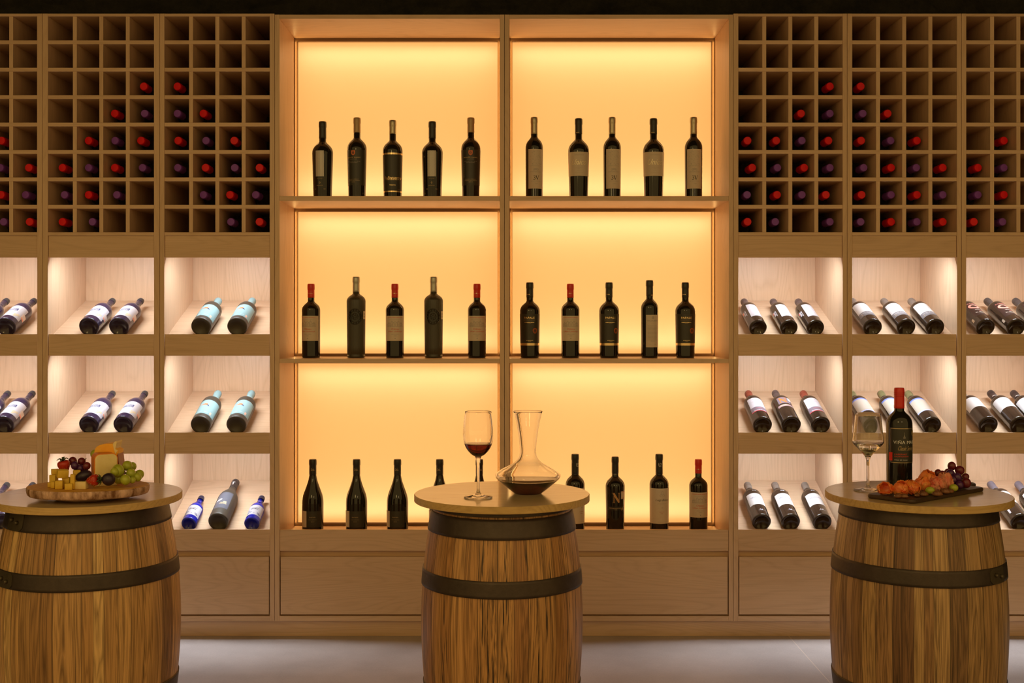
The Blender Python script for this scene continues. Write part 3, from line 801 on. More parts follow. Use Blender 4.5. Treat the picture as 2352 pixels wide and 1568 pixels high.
def k_fish():
    b = Bottle('fish', .296, .0398, .0392, .0145, .60, .745, 'b', FROSTG, CAP_SKY, .062)
    lb = b.label(SKY, -.054, .054, .030, .150)
    f = b.W(-8, .0007); f.poly([(-.026, .1085), (-.012, .112), (-.002, .117), (.007, .116), (.011, .109), (.006, .104), (-.006, .105)])
    b.add(f, ORANGE, 'fish_print', lb)
    n = b.W(-8, .0008); n.poly([(.004, .104), (.012, .1065), (.019, .093), (.010, .099)]); b.add(n, NAVY, 'fish_tail', lb)
    b.add(b.W(0, .0006).greek(-.020, .044, .03, .0016, 2).greek(.014, .046, .018, .0022, 3), plain('print_pale_blue', (.55, .72, .80), .5), 'lettering', lb)
    b.add(b.W(0, .0007).patch(.026, .034, .036, .056), plain('print_peach', (.75, .45, .35), .5), 'label_stamp', lb)
def k_blue():
    b = Bottle('cobalt', .205, .0302, .0298, .0118, .48, .79, 's', BLUEG, plain('capsule_dark_navy', (.03, .025, .05), .3), .020, name='small_blue_bottle')
    lb = b.label(PAPER_P, -.040, .040, .026, .098)
    b.add(b.W(0, .0006).patch(-.014, .014, .064, .0655).patch(-.014, .014, .0755, .077).patch(-.014, -.0128, .064, .077, 1).patch(.0128, .014, .064, .077, 1).greek(0, .0705, .022, .0045, 2), INK, 'lettering', lb)
    g = b.W(0, .0006)
    for u, v, s in ((-.020, .055, .0035), (-.028, .062, .003), (-.012, .046, .004), (.020, .040, .0045), (.026, .036, .004), (.004, .037, .002), (-.022, .040, .005)): g.ring(u, v, s, s*1.2, .5, 9, wob=.25)
    for q in range(5): g.ring(.018, .066+q*.006, .0009, .0018, .5, 6)
    b.add(g, NAVY, 'blue_drawing', lb)
def k_grey():
    b = Bottle('greyfrost', .318, .0400, .0395, .0150, .50, .80, 's', FROSTG, plain('capsule_umber', (.05, .035, .032), .4), .062)
    lb = b.label(plain('label_slate', (.10, .10, .125), .35), -.030, .030, .045, .165)
    w = b.W(-18, .0007); w.poly([(-.020, .098), (-.004, .112), (.004, .108), (.0, .100)]); w.ring(.002, .110, .006, .006, .5, 10); b.add(w, WHITEP, 'bird_print', lb)
    b.add(b.W(0, .0007).patch(.004, .016, .083, .093).patch(-.008, .004, .083, .086).greek(.004, .077, .03, .004, 4), TANP, 'lettering', lb)
    b.add(b.W(-4, .0005, True).patch(-.002, .002, .270, .290).patch(-.006, .006, .290, .294), WHITEP, 'cap_print')
def k_lilac():
    b = Bottle('lilac', .300, .0350, .0345, .0137, .65, .77, 'b', BROWNG, CAP_BRN, .060)
    lb = b.label(PAPER_P, -.024, .024, .050, .176, 4)
    b.add(b.W(4, .0006).greek(0, .1575, .034, .0024, 2).ring(0, .169, .003, .0018, .5, 8).greek(0, .0615, .030, .0012, 5), GREY, 'lettering', lb)
    s = b.W(4, .0006); rnd = random.Random(3)
    for q in range(50):
        u, v = rnd.uniform(-.017, .012), rnd.uniform(.076, .142); s.line(u, v, u+.004, v, .0008)
    b.add(s, plain('print_pale_grey', (.58, .58, .66), .6), 'fine_print', lb)
    st = b.add(b.W(-66, .0006).patch(-.006, .002, .095, .135).patch(.004, .007, .085, .105).patch(.004, .007, .108, .135), PAPER_P, 'side_sticker')
    b.add(b.W(-78, .0007).patch(-.004, .002, .118, .138), PINK, 'sticker_print', st)
    b.add(b.W(0, .0005).patch(-.0138, .0138, .238, .2405), GOLDP, 'neck_line')
def k_grand():
    b = Bottle('grand', .300, .0372, .0366, .0140, .645, .765, 'b', BROWNG, CAP_GRY, .062)
    lb = b.label(PAPER, -.040, .040, .088, .178)
    lb2 = b.add(b.W(0, .0004).patch(-.041, .041, .050, .088), DGREY, 'label_band')
    b.add(b.W(0, .0007).text('Gran Reserva', 0, .0765, .060, .0078, .1, 1.0, .01).greek(.004, .0665, .046, .0016, 3), PAPER, 'lettering', lb2)
    b.add(b.W(0, .0007).ring(-.026, .064, .003, .003, .5, 8), GOLDP, 'seal_print', lb2)
def k_eclipse():
    b = Bottle('eclipse', .302, .0372, .0366, .0140, .645, .765, 'b', BROWNG, plain('capsule_bark', (.075, .055, .05), .42), .060)
    lb = b.label(plain('label_mahogany', (.035, .016, .012), .35), -.030, .030, .050, .182)
    b.add(b.W(0, .0007).text('ECLIPSE', 0, .170, .046, .0068, 0, 1.1, .01), PINK, 'lettering', lb)
    w = b.W(0, .0006).ring(0, .140, .0225, .0205, .42, 26, wob=.03); b.add(w, PINK, 'eclipse_ring', lb)
    b.add(b.W(0, .0007).greek(.004, .105, .024, .0024, 3).text('EL', -.010, .078, .010, .0065).greek(.008, .078, .020, .0055, 6), PAPER_T, 'lettering', lb)
    b.add(b.W(0, .0007).ring(.010, .096, .005, .003, .5, 10), PINK, 'flourish', lb)
    b.add(b.W(-72, .0006).patch(-.005, .005, .030, .055), PAPER_T, 'side_sticker')
def k_redband():
    b = Bottle('redband', .300, .0382, .0376, .0140, .64, .765, 'b', BROWNG, CAP_RB, .050)
    lb = b.label(PAPER_P, -.034, .034, .096, .176)
    b.add(b.W(0, .0007).text('VALTIERRA', 0, .140, .048, .0056, 0, 1.25).ring(-.010, .160, .002, .003, .5, 7).ring(.010, .160, .002, .003, .5, 7), GREY, 'lettering', lb)
    lb2 = b.add(b.W(0, .0004).patch(-.036, .036, .060, .096), BAND_P, 'label_band')
    b.add(b.W(0, .0007).greek(.002, .066, .050, .0052, 4), PAPER_P, 'lettering', lb2)
    b.add(b.W(0, .0007).patch(-.036, .036, .0575, .0605).greek(.004, .0835, .034, .0014, 2), plain('print_crimson', (.75, .04, .05), .45), 'red_line', lb2)
def k_copperN():
    b = Bottle('copperN', .302, .0390, .0384, .0137, .63, .755, 'b', BROWNG, CAP_BRN, .058)
    lb = b.label(BAND_P, -.026, .026, .125, .178, name='upper_label')
    w = b.W(0, .0007); letterN(w, -.004, .151, .036, .040); b.add(w, plain('print_tangerine', (.55, .15, .025), .5), 'lettering', lb)
    b.add(b.W(0, .0008).patch(.018, .036, .150, .178), PAPER, 'tax_sticker')
    lb2 = b.label(plain('label_mauve', (.30, .19, .20), .5), -.034, .034, .098, .114, name='lower_label')
    b.add(b.W(0, .0007).greek(-.006, .107, .040, .003, 2), TANP, 'lettering', lb2)
def k_weave():
    b = Bottle('weave', .300, .0376, .0370, .0140, .645, .765, 'b', BROWNG, CAP_OLV, .050)
    k = NT('label_woven'); tc = k.n('ShaderNodeTexCoord'); sp = k.n('ShaderNodeSeparateXYZ'); k.l(tc.outputs['Object'], sp.inputs[0])
    an = k.math('ARCTAN2', sp.outputs[0], k.math('MULTIPLY', sp.outputs[1], -1.0))
    sx = k.math('SINE', k.math('MULTIPLY', an, 95.0)); sz = k.math('SINE', k.math('MULTIPLY', sp.outputs[2], 1500.0))
    col = k.ramp(k.math('ADD', k.math('MULTIPLY', k.math('MULTIPLY', sx, sz), .5), .5), [(.35, (.30, .22, .13)), (.6, (.50, .46, .43))])
    k.l(col, k.b.inputs['Base Color']); k.b.inputs['Roughness'].default_value = .5
    b.label(k.m, -.044, .044, .072, .168)
    b.add(b.W(0, .0003).patch(-.044, .044, .168, .178), BLUEP, 'label_edge'); b.add(b.W(0, .0003).patch(-.044, .044, .064, .072), plain('print_soft_blue', (.35, .38, .62), .5), 'label_edge')
def k_whitelab():
    b = Bottle('whitelab', .302, .0386, .038, .0140, .64, .76, 'b', BROWNG, plain('capsule_cocoa', (.05, .03, .026), .35), .058)
    b.label(PAPER, -.055, .055, .098, .180)
    b.add(b.W(0, .0005, True).patch(-.0142, .0142, .249, .253), SILVER, 'cap_band')
def k_blackscript():
    b = Bottle('blackscript', .300, .0377, .0372, .0138, .64, .765, 'b', BROWNG, CAP_GRY, .050)
    lb = b.label(PAPER, -.037, .037, .080, .165)
    b.add(b.W(4, .0007).text('PESQUERA', .004, .128, .056, .0085, 0, 1.05, .002, .004), plain('print_indigo', (.04, .035, .14), .5), 'lettering', lb)
    b.add(b.W(0, .0007).greek(.002, .112, .040, .0010, 2).greek(0, .088, .060, .0008, 3), plain('print_mist', (.55, .55, .62), .6), 'fine_print', lb)
    b.add(b.W(6, .0006).ring(0, .040, .007, .0045, .4, 10).line(-.012, .0345, .014, .0345, .0016).greek(0, .187, .016, .005, 4), plain('glass_emblem', (.35, .34, .38), .2), 'glass_emblem')
def k_lilaccap():
    b = Bottle('lilaccap', .306, .0382, .0376, .0140, .635, .755, 'b', BROWNG, CAP_LIL, .058)
    b.label(PAPER, -.044, .044, .100, .182)
    b.add(b.W(-50, .0006).patch(-.004, .004, .03, .09), PAPER_P, 'side_sticker')
for f in (k_sake, k_fish, k_blue, k_grey, k_lilac, k_grand, k_eclipse, k_redband, k_copperN, k_weave, k_whitelab, k_blackscript, k_lilaccap): f()

QL = Quaternion((1, 0, 0), -(PI/2-SL_A))
GL = 'bottles lying on the sloped shelves'
def lie(kind, px, bay, label, spin=0):
    r = PROTO[kind].r*.99; ylo, zlo = YF+SL_Y0+.002, FZ(LIPS[bay])-LIPDROP
    n = Vector((0, -math.sin(SL_A), math.cos(SL_A))); d = Vector((0, math.cos(SL_A), math.sin(SL_A)))
    p = Vector((0, ylo, zlo))+n*(r+.0012)+d*.0035
    p.x = Xp(px, YF+.012)
    place(kind, p, QL, label, GL, spin)
UP, MD, LO = 'upper', 'middle', 'bottom'
lie('sake', 12, 0, 'white-labelled indigo bottle, upper sloped shelf at the far left, nearest the post')
lie('sake', -55, 0, 'indigo bottle cut by the left frame edge, upper sloped shelf')
lie('sake', 8, 1, 'white-labelled indigo bottle, middle sloped shelf at the far left, nearest the post')
lie('sake', -52, 1, 'indigo bottle cut by the left frame edge, middle sloped shelf')
lie('sake', 9, 2, 'indigo bottle whose neck rises just left of the wood-slice cheese board')
lie('sake', -54, 2, 'indigo bottle at the left frame edge behind the left tabletop')
lie('sake', 203, 0, 'white-labelled indigo bottle, left of the pair two shelves above the cheese')
lie('sake', 272, 0, 'white-labelled indigo bottle, right of the pair two shelves above the cheese')
lie('sake', 203, 1, 'white-labelled indigo bottle, left of the pair directly above the cheese')
lie('sake', 282, 1, 'white-labelled indigo bottle, right of the pair directly above the cheese')
lie('fish', 461, 0, 'sky-blue labelled bottle with orange fish, left one on the upper sloped shelf', 4)
lie('fish', 544, 0, 'sky-blue labelled bottle with orange fish, right one on the upper sloped shelf', 2)
lie('fish', 460, 1, 'sky-blue labelled bottle with orange fish, left one on the middle sloped shelf', 4)
lie('fish', 542, 1, 'sky-blue labelled bottle with orange fish, right one on the middle sloped shelf', 2)
lie('cobalt', 432.5, 2, 'small cobalt blue bottle left of the large grey frosted bottle')
lie('greyfrost', 500.5, 2, 'large grey frosted bottle between two small cobalt blue bottles')
lie('cobalt', 577, 2, 'small cobalt blue bottle right of the large grey frosted bottle')
for i, px in enumerate((1742, 1813, 1874)):
    lie('lilac', px, 0, ('leftmost', 'middle', 'rightmost')[i]+' of three narrow lilac-label bottles beside the glowing shelves', 2)
for i, px in enumerate((2005.5, 2082.5, 2149)):
    lie('grand', px, 0, ('leftmost', 'middle', 'rightmost')[i]+' of three bottles with white label over a grey band', (-4, 0, 0)[i])
for i, px in enumerate((2265, 2335, 2404)):
    lie('eclipse', px, 0, ('first', 'second', 'third')[i]+' from left of the dark bottles with coral ring label, far right')
lie('redband', 1752, 1, 'red-lined white label bottle lying left of the orange N bottle')
lie('copperN', 1818, 1, 'lying bottle with large orange N, between two red-lined label bottles')
lie('redband', 1886, 1, 'red-lined white label bottle lying right of the orange N bottle')
lie('weave', 2004, 1, 'olive-capped woven-label bottle seen through the white wine glass')
lie('weave', 2075, 1, 'olive-capped woven-label bottle half hidden behind the standing red-capped bottle')
lie('weave', 2141.5, 1, 'olive-capped woven-label bottle right of the standing red-capped bottle')
for i, px in enumerate((2271, 2343, 2399)):
    lie('whitelab', px, 1, ('first', 'second', 'third')[i]+' from left of the plain white-label bottles at the far right')
for i, px in enumerate((1750, 1817, 1889.5)):
    lie('blackscript', px, 2, ('leftmost', 'middle', 'rightmost')[i]+' of three grey-capped white-label bottles on the bottom sloped shelf')
lie('lilaccap', 2344, 2, 'lilac-capped bottle emerging behind the right edge of the right tabletop')
lie('lilaccap', 2411, 2, 'lilac-capped bottle at the right frame edge, bottom sloped shelf')

# ---- rack bottles
Bottle('rackred', .300, .0340, .0335, .0150, .64, .765, 'b', DARKG, CAP_RED, .058, low=True)
Bottle('rackpur', .300, .0340, .0335, .0145, .64, .765, 'b', DARKG, CAP_PUR, .058, low=True)
for k in ('rackred', 'rackpur'):
    b = PROTO[k]; lb = b.add(b.W(0, .0003).patch(-.045, .045, .08, .165, 12, 2), PAPER_T, 'label')
RACK = dict(
 L0='p0,385 r66,385 r2,448 p54,449 p8,515 r68,511 r3,323',
 L1='r330,195 r256,259 p332,260 r203,323 p264,323 r322,324 r131,385 p197,386 r261,385 p327,387 p148,449 r200,447 p268,448 r134,511 p212,512',
 L2='r406,198 p405,263 r465,261 r409,324 p473,324 r538,325 p408,387 r472,388 p539,387 r596,388 p466,450 r528,450 p587,450 p530,512 r596,512',
 R1='r1914,199 r1840,262 p1915,262 r1717,323 r1783,324 p1842,324 r1903,325 r1728,386 p1786,387 r1850,387 p1913,388 p1716,449 r1785,449 p1842,449 r1897,449 r1717,511 p1781,512 p1913,512',
 R2='r1977,200 p1982,261 r2039,262 r1978,324 p2046,324 r2109,324 p1984,387 r2049,387 p2105,386 r2173,387 r1979,449 p2051,448 r2111,449 p2176,448 p1977,511 r2049,511 p2111,511 r2169,511',
 R3='r2318,322 r2250,385 p2308,386 p2249,447 r2309,448 r2237,510 p2303,508')
RN = dict(L0='far-left rack', L1='second rack from the left', L2='rack left of the glowing shelves', R1='rack right of the glowing shelves', R2='second rack from the right', R3='far-right rack')
ORD = ('top', 'second', 'third', 'fourth', 'fifth', 'sixth', 'seventh', 'bottom')
ORC = ('first', 'second', 'third', 'fourth')
YC = YF+.055
for key, s in RACK.items():
    r_, xc, a = UNITS[key]; o0, o1 = FX(a[2]), FX(a[3]); cw = (o1-o0)/4
    for tok in s.split():
        kind = {'r': 'rackred', 'p': 'rackpur'}[tok[0]]; px, py = map(float, tok[1:].split(','))
        row = min(7, max(0, int((py-33)/63.0))); X = Xp(px, YC); c = min(3, max(0, int((FX(px)-o0)/cw)))
        zf = FZ(533 if row == 7 else 96.6+63*row-4.4)
        cx = o0+cw*(c+.5)
        yaw = math.asin(max(-.082, min(.082, (X-cx)/.205)))
        yb = YC+.30*math.cos(yaw); bx = cx-.095*math.sin(yaw)
        q = Quaternion((0, 0, 1), yaw) @ Quaternion((1, 0, 0), PI/2-.034)
        col = {'r': 'red', 'p': 'purple'}[tok[0]]
        where = ('rightmost cell' if c == 3 else 'second cell from right') if key == 'L0' else ORC[c]+' cell'
        place(kind, (bx, yb, zf+.0352), q, f'{col}-capped bottle in the {RN[key]}, {ORD[row]} row, {where}', 'bottles lying in the square racks', random.uniform(0, 360))

# ------------------------------------------------------------------ barrel tables
TZ = .728; TT = .021
def barrel(name_label, X, Y, R, r0, rmax, stave, spin, rivets, top_axis_rot, hoops):
    root = thing('barrel_table', name_label, 'table', (X, Y, 0), 'wine barrels topped with round wooden tabletops')
    Hb = TZ-TT; zc = Hb/2
    rad = lambda z: r0*.985+(rmax-r0*.985)*(1-abs((z-zc)/zc)**2.05)
    n = 72
    pr = [(0, .02), (rad(.02)-.014, .02), (rad(0)-.012, 0), (rad(0), 0)]+[(rad(Hb*i/28), Hb*i/28) for i in range(1, 29)]+[(rad(Hb)-.012, Hb), (rad(Hb)-.014, Hb-.02), (0, Hb-.02)]
    body = link('barrel_body', lathe(pr, n), stave, root); body.rotation_euler[2] = spin
    for hi, (z0, z1) in enumerate(hoops):
        zs = [z0+(z1-z0)*i/6 for i in range(7)]; t = .0032
        out = [(rad(z)+t, z) for z in zs]
        prof = [(rad(z0)+.0002, z0-.0003)]+out+[(rad(z1)+.0002, z1+.0003)]
        hp = link('hoop', lathe(prof, n), IRON, root, True)
        for ang in rivets.get(hi, ()):
            sg = 1
            if top_axis_rot > .15: sg, ang = -1, -ang
            zm = (z0+z1)/2
            t2 = bmesh.new()
            half = .036; m = 10; A = []
            rr = lambda z: rad(z)+t+.0022
            # overlapping riveted end of the hoop, clipped corners
            outl = [(-half, z0+.001), (half*.72, z0+.001), (half, z0+.012), (half, z1-.010), (half*.78, z1-.001), (-half, z1-.001)]
            grid = []
            for i in range(m+1):
                u = -half+2*half*i/m
                lo, hi_ = z0+.001, z1-.001
                if u > half*.72: f = (u-half*.72)/(half*.28); lo += f*.011; hi_ -= f*.009
                grid.append([(u, lo+(hi_-lo)*j/3) for j in range(4)])
            vs = []
            for colm in grid:
                vs.append([t2.verts.new((rr(z)*math.sin(ang+sg*u/rad(zm)), -rr(z)*math.cos(ang+sg*u/rad(zm)), z)) for u, z in colm])
            for i in range(m):
                for j in range(3): t2.faces.new([vs[i][j], vs[i+1][j], vs[i+1][j+1], vs[i][j+1]])
            rim = [v[0] for v in vs]+vs[-1][1:]+[v[3] for v in vs[::-1]][1:]+vs[0][1:3][::-1]
            inner = [t2.verts.new((v.co.x*(1-.003/rad(zm)), v.co.y*(1-.003/rad(zm)), v.co.z)) for v in rim]
            for i in range(len(rim)):
                try: t2.faces.new([rim[i], inner[i], inner[(i+1) % len(rim)], rim[(i+1) % len(rim)]])
                except ValueError: pass
            bmesh.ops.recalc_face_normals(t2, faces=t2.faces[:])
            link('hoop_lap', t2, IRON2, hp)
            for du, dz in ((-.013, .003), (.013, -.003)):
                a = ang+du/rad(zm); z = zm+dz; t3 = bmesh.new(); rb = rr(z)
                tube(t3, [((rb-.001+q)*math.sin(a), -(rb-.001+q)*math.cos(a), z) for q in (0, .006, .0105)], [.0058, .0056, .0044], 8)
                link('rivet', t3, IRON2, hp)
    tp = [(0, 0), (R-.002, 0), (R, .0015), (R, TT-.002), (R-.002, TT), (0, TT)]
    bm = lathe(tp, 96)
    for f in bm.faces:
        f.smooth = False; f.material_index = 0 if abs(f.normal.z) > .8 else 1
    bm.normal_update()
    for f in bm.faces: f.material_index = 0 if abs(f.normal.z) > .8 else 1
    top = link('tabletop', bm, [TOP_W, EDGE_W], root, loc=(0, 0, TZ-TT+.0002)); top.rotation_euler[2] = top_axis_rot
    return root
TL, TC, TR = (-1.249, 3.438), (-.026, 3.448), (1.211, 3.455)
barrel('left barrel table carrying the wood-slice cheese board, honey-coloured staves', *TL, .266, .2235, .262, STAVE_L, .3, {0: (math.radians(-37.5),), 1: (math.radians(-39.5),)}, .1, ((.651, .7055), (.494, .540), (.147, .192), (.004, .056)))
barrel('middle barrel table carrying the decanter and red wine, black-streaked staves', *TC, .260, .205, .2395, STAVE_C, 1.1, {}, -.05, ((.628, .684), (.4685, .516), (.150, .182), (.022, .078), (.690, .7065)))
barrel('right barrel table carrying the standing bottle and dark board, mixed brown staves', *TR, .266, .2195, .252, STAVE_R, 2.2, {1: (-math.radians(40),)}, .2, ((.662, .7055), (.500, .546), (.150, .195), (.004, .056)))

# ------------------------------------------------------------------ glasses, decanter, bottle on tables
def hermite(pts, sub=4):
    out = []
    for i in range(len(pts)-1):
        p0 = pts[max(0, i-1)]; p1 = pts[i]; p2 = pts[i+1]; p3 = pts[min(len(pts)-1, i+2)]
        for k in range(sub):
            t = k/sub
            q = []
            for d in (0, 1):
                a, b, c, e = p0[d], p1[d], p2[d], p3[d]
                q.append(.5*((2*b)+(c-a)*t+(2*a-5*b+4*c-e)*t*t+(-a+3*b-3*c+e)*t**3))
            out.append((max(q[0], 0), q[1]))
    out.append(pts[-1]); return out

def vessel(name, label, cat, X, Y, outer, inner, wine_z, wine_mat, base=None, n=72, floor_z=None, wname='wine'):
    """outer: (r, z) from the base rim up to the lip; inner: from the lip down to the inside bottom"""
    r = thing(name, label, cat, (X, Y, TZ+.0008))
    prof = (base or [])+outer+inner
    link('glass', lathe(prof, n), CLEAR, r)
    inn = sorted([(q[1], q[0]) for q in inner])
    def ri(z):
        for (z0, r0), (z1, r1) in zip(inn, inn[1:]):
            if z0 <= z <= z1 and z1 > z0: return r0+(r1-r0)*(z-z0)/(z1-z0)
        return inn[-1][1]
    zb = inn[0][0]; ov = .00035; m = 16
    wp = [(0, zb-ov)]+[(ri(zb+(wine_z-zb)*(i/m)**1.4)+ov, zb+(wine_z-zb)*(i/m)**1.4) for i in range(1, m+1)]
    wp += [wp[-1], (0, wine_z)]
    link(wname, lathe(wp, n), wine_mat, r)
    return r
# red wine glass
ow = [(.0415, .0012), (.0418, .0022), (.0405, .0032)]+hermite([(.030, .0050), (.016, .0082), (.0080, .0125), (.0050, .020), (.0042, .035), (.0042, .070), (.0048, .095), (.0062, .108), (.0092, .1185), (.0190, .1245), (.0310, .1370), (.0400, .154), (.0440, .175), (.0445, .193), (.0428, .218), (.0385, .2485)], 4)
iw = [(.0382, .2490), (.0379, .2484)]+hermite([(.0379, .2480), (.0422, .218), (.0439, .193), (.0433, .175), (.0391, .155), (.0298, .1385), (.0180, .1268), (.0080, .1225), (0, .1215)], 4)
vessel('wine_glass', 'stemmed glass of red wine standing left of the decanter', 'glass', Xp(1098.4, 3.356), 3.356, ow, iw, .1555, REDWINE, [(0, .0012), (.030, .0004), (.0400, .0002)])
# decanter
od = [(.0400, .0004), (.0420, .0015)]+hermite([(.0425, .002), (.0560, .0125), (.0760, .0290), (.0920, .0430), (.0970, .0520), (.0935, .0590), (.0800, .0695), (.0600, .0800), (.0440, .0895), (.0335, .0990), (.0270, .1100), (.0243, .1230), (.0248, .1380), (.0285, .1700), (.0350, .2080), (.0432, .2420)], 5)
idn = [(.0430, .2434), (.0421, .2425)]+hermite([(.0418, .2420), (.0337, .2080), (.0272, .1700), (.0235, .1380), (.0229, .1230), (.0254, .1100), (.0318, .0985), (.0425, .0888), (.0590, .0785), (.0790, .0680), (.0918, .0585), (.0952, .0520), (.0903, .0438), (.0745, .0300), (.0550, .0140), (.0400, .0048), (.0200, .0036), (0, .0034)], 5)
vessel('decanter', 'wide glass wine decanter with dark wine on the middle barrel', 'decanter', Xp(1212.6, 3.441), 3.441, od, idn, .0415, DECWINE, [(0, .0012), (.030, .0010)], 88)
# white wine glass
oW = [(.0420, .0012), (.0423, .0022), (.0410, .0032)]+hermite([(.030, .0052), (.014, .0088), (.0072, .0135), (.0047, .022), (.0042, .040), (.0042, .068), (.0052, .086), (.0072, .098), (.0115, .1065), (.0250, .1215), (.0400, .1370), (.0462, .1470), (.0455, .1560), (.0425, .1820), (.0372, .2330)], 4)
iW = [(.0369, .2335), (.0366, .2328)]+hermite([(.0366, .2325), (.0419, .1820), (.0449, .1560), (.0453, .1475), (.0391, .1385), (.0240, .1232), (.0110, .1105), (.0050, .1078), (0, .1072)], 4)
vessel('wine_glass', 'stemmed glass of white wine standing beside the red-capped bottle', 'glass', Xp(1993.6, 3.494), 3.494, oW, iW, .1440, WHITEWINE, [(0, .0012), (.030, .0004), (.0405, .0002)])

def k_table_bottle():
    b = Bottle('tablebottle', .305, .0387, .0383, .0148, .645, .775, 'n', DARKG, CAP_RED2, .062)
    for q in range(3):
        z = .285+.0055*q-.006
        b.add(b.W(0, .0003, True).patch(-.0465, .0465, z, z+.0012, 24, 1), plain('capsule_ridge', (.42, .012, .008), .4), 'cap_ridge')
    lb = b.label(PAPER_D, -.056, .056, .078, .186, 24)
    w = b.W(24, .0006).patch(-.054, .054, .1830, .1842).patch(-.054, .054, .0795, .0806).patch(-.054, -.0528, .0806, .1830, 1); b.add(w, GOLD, 'label_border', lb)
    b.add(b.W(24, .0007).text('VIÑA MAIPO', -.002, .1430, .0850, .0122, 0, 1.04).text('WINE OF CHILE', -.022, .0880, .039, .0030, 0, 1.25), WHITEP, 'lettering', lb)
    b.add(b.W(24, .0007).text('Classic Series', -.005, .1235, .051, .0130, .5, .95), GOLDP, 'lettering', lb)
    b.add(b.W(24, .0007).text('CABERNET', -.0225, .1055, .039, .0040, 0, 1.15, .01).text('SAUVIGNON', -.0205, .0988, .043, .0040, 0, 1.15, .01), REDP, 'lettering', lb)
    b.add(b.W(24, .0008).patch(-.0600, -.0475, .0855, .1105), plain('print_scarlet', (.80, .03, .015), .5), 'red_block', lb)
    sp = b.W(24, .0007).line(-.012, .153, -.012, .163, .0022).line(-.012, .163, -.012, .172, .0009).line(-.015, .153, -.015, .159, .0009).line(-.009, .153, -.009, .159, .0009); b.add(sp, GREY, 'tower_emblem', lb)
    b.add(b.W(60, .0009).ring(0, .1690, .0090, .0095, 0, 24, True), plain('medal_gold', (.55, .38, .14), .5, .2), 'medal')
    b.add(b.W(60, .0012).ring(0, .1690, .0080, .0085, .12, 24).ring(0, .169, .0045, .005, .3, 14), plain('medal_line', (.30, .21, .09), .4, .4), 'medal_relief')
k_table_bottle()
place('tablebottle', (Xp(2065.4, 3.565), 3.565, TZ+.0006), QI, 'red-capped bottle with black label standing on the right barrel table', 'bottle on the right barrel', -2)
del PROTO['tablebottle'].root['group']

# ------------------------------------------------------------------ food materials
def food(name, c1, c2, scale=30, rough=.45, sss=.15, rad=.004, bump=0.0, stretch=None, spec=.5):
    k = NT(name); tc = k.n('ShaderNodeTexCoord'); vec = tc.outputs['Object']
    if stretch:
        mp = k.n('ShaderNodeMapping'); mp.inputs['Scale'].default_value = stretch; k.l(vec, mp.inputs[0]); vec = mp.outputs[0]
    n1 = k.noise(vec, scale, 4, .6)
    k.l(k.ramp(n1, [(.35, c1), (.65, c2)]), k.b.inputs['Base Color']); k.b.inputs['Roughness'].default_value = rough
    k.b.inputs['Specular IOR Level'].default_value = spec
    k.b.inputs['Subsurface Weight'].default_value = sss; k.b.inputs['Subsurface Radius'].default_value = (rad, rad*.6, rad*.35); k.b.inputs['Subsurface Scale'].default_value = 1
    if bump: k.bump(n1, bump, .001)
    return k.m
CHED = food('cheddar', (.66, .42, .030), (.74, .50, .055), 60, .5, .3, .006)
CHED_L = food('pale_cheese', (.74, .58, .24), (.80, .65, .32), 50, .5, .3, .006)
PASTE = food('cheese_paste', (.78, .62, .27), (.86, .72, .40), 25, .5, .3, .006)
RIND = food('orange_rind', (.80, .22, .012), (.86, .28, .02), 30, .5, .2, .004)
GOUDA = food('golden_cheese', (.90, .42, .02), (.95, .50, .04), 25, .45, .3, .006); WAX = food('red_wax', (.20, .02, .008), (.26, .03, .01), 30, .4, 0)
STRAW = food('strawberry_flesh', (.38, .018, .008), (.50, .035, .012), 60, .35, .25, .004)
LEAF = food('strawberry_leaf', (.030, .055, .015), (.06, .09, .025), 50, .5, .1)
GRAPE_R = food('red_grape', (.10, .008, .016), (.17, .018, .03), 40, .22, .3, .004); GRAPE_P = food('purple_grape', (.05, .012, .075), (.08, .018, .10), 40, .25, .2, .004)
GRAPE_G = food('green_grape', (.31, .36, .020), (.42, .46, .05), 40, .25, .45, .006)
PLUM = food('plum_skin', (.016, .010, .022), (.032, .018, .040), 30, .38, .05)
BARK = food('birch_bark', (.16, .07, .03), (.70, .46, .36), 42, .8, 0, bump=.6, stretch=(1, 1, .35), spec=.2)
SLICE = food('slice_wood', (.56, .26, .035), (.68, .36, .06), 20, .6, 0, stretch=(3, 3, 3))
HAM = food('prosciutto', (.74, .10, .02), (.90, .33, .07), 38, .38, .4, .005, .25, (1, 1, 2.0)); HAM2 = food('prosciutto_pink', (.66, .12, .07), (.86, .40, .24), 38, .38, .4, .005, .25, (2.5, 1, 1))
NUT = food('pecan', (.10, .034, .010), (.22, .085, .03), 60, .5, 0, bump=.4)
NUT_L = food('pecan_cut', (.55, .38, .22), (.62, .46, .28), 60, .5, 0)
STEM = plain('grape_stem', (.16, .11, .04), .6)

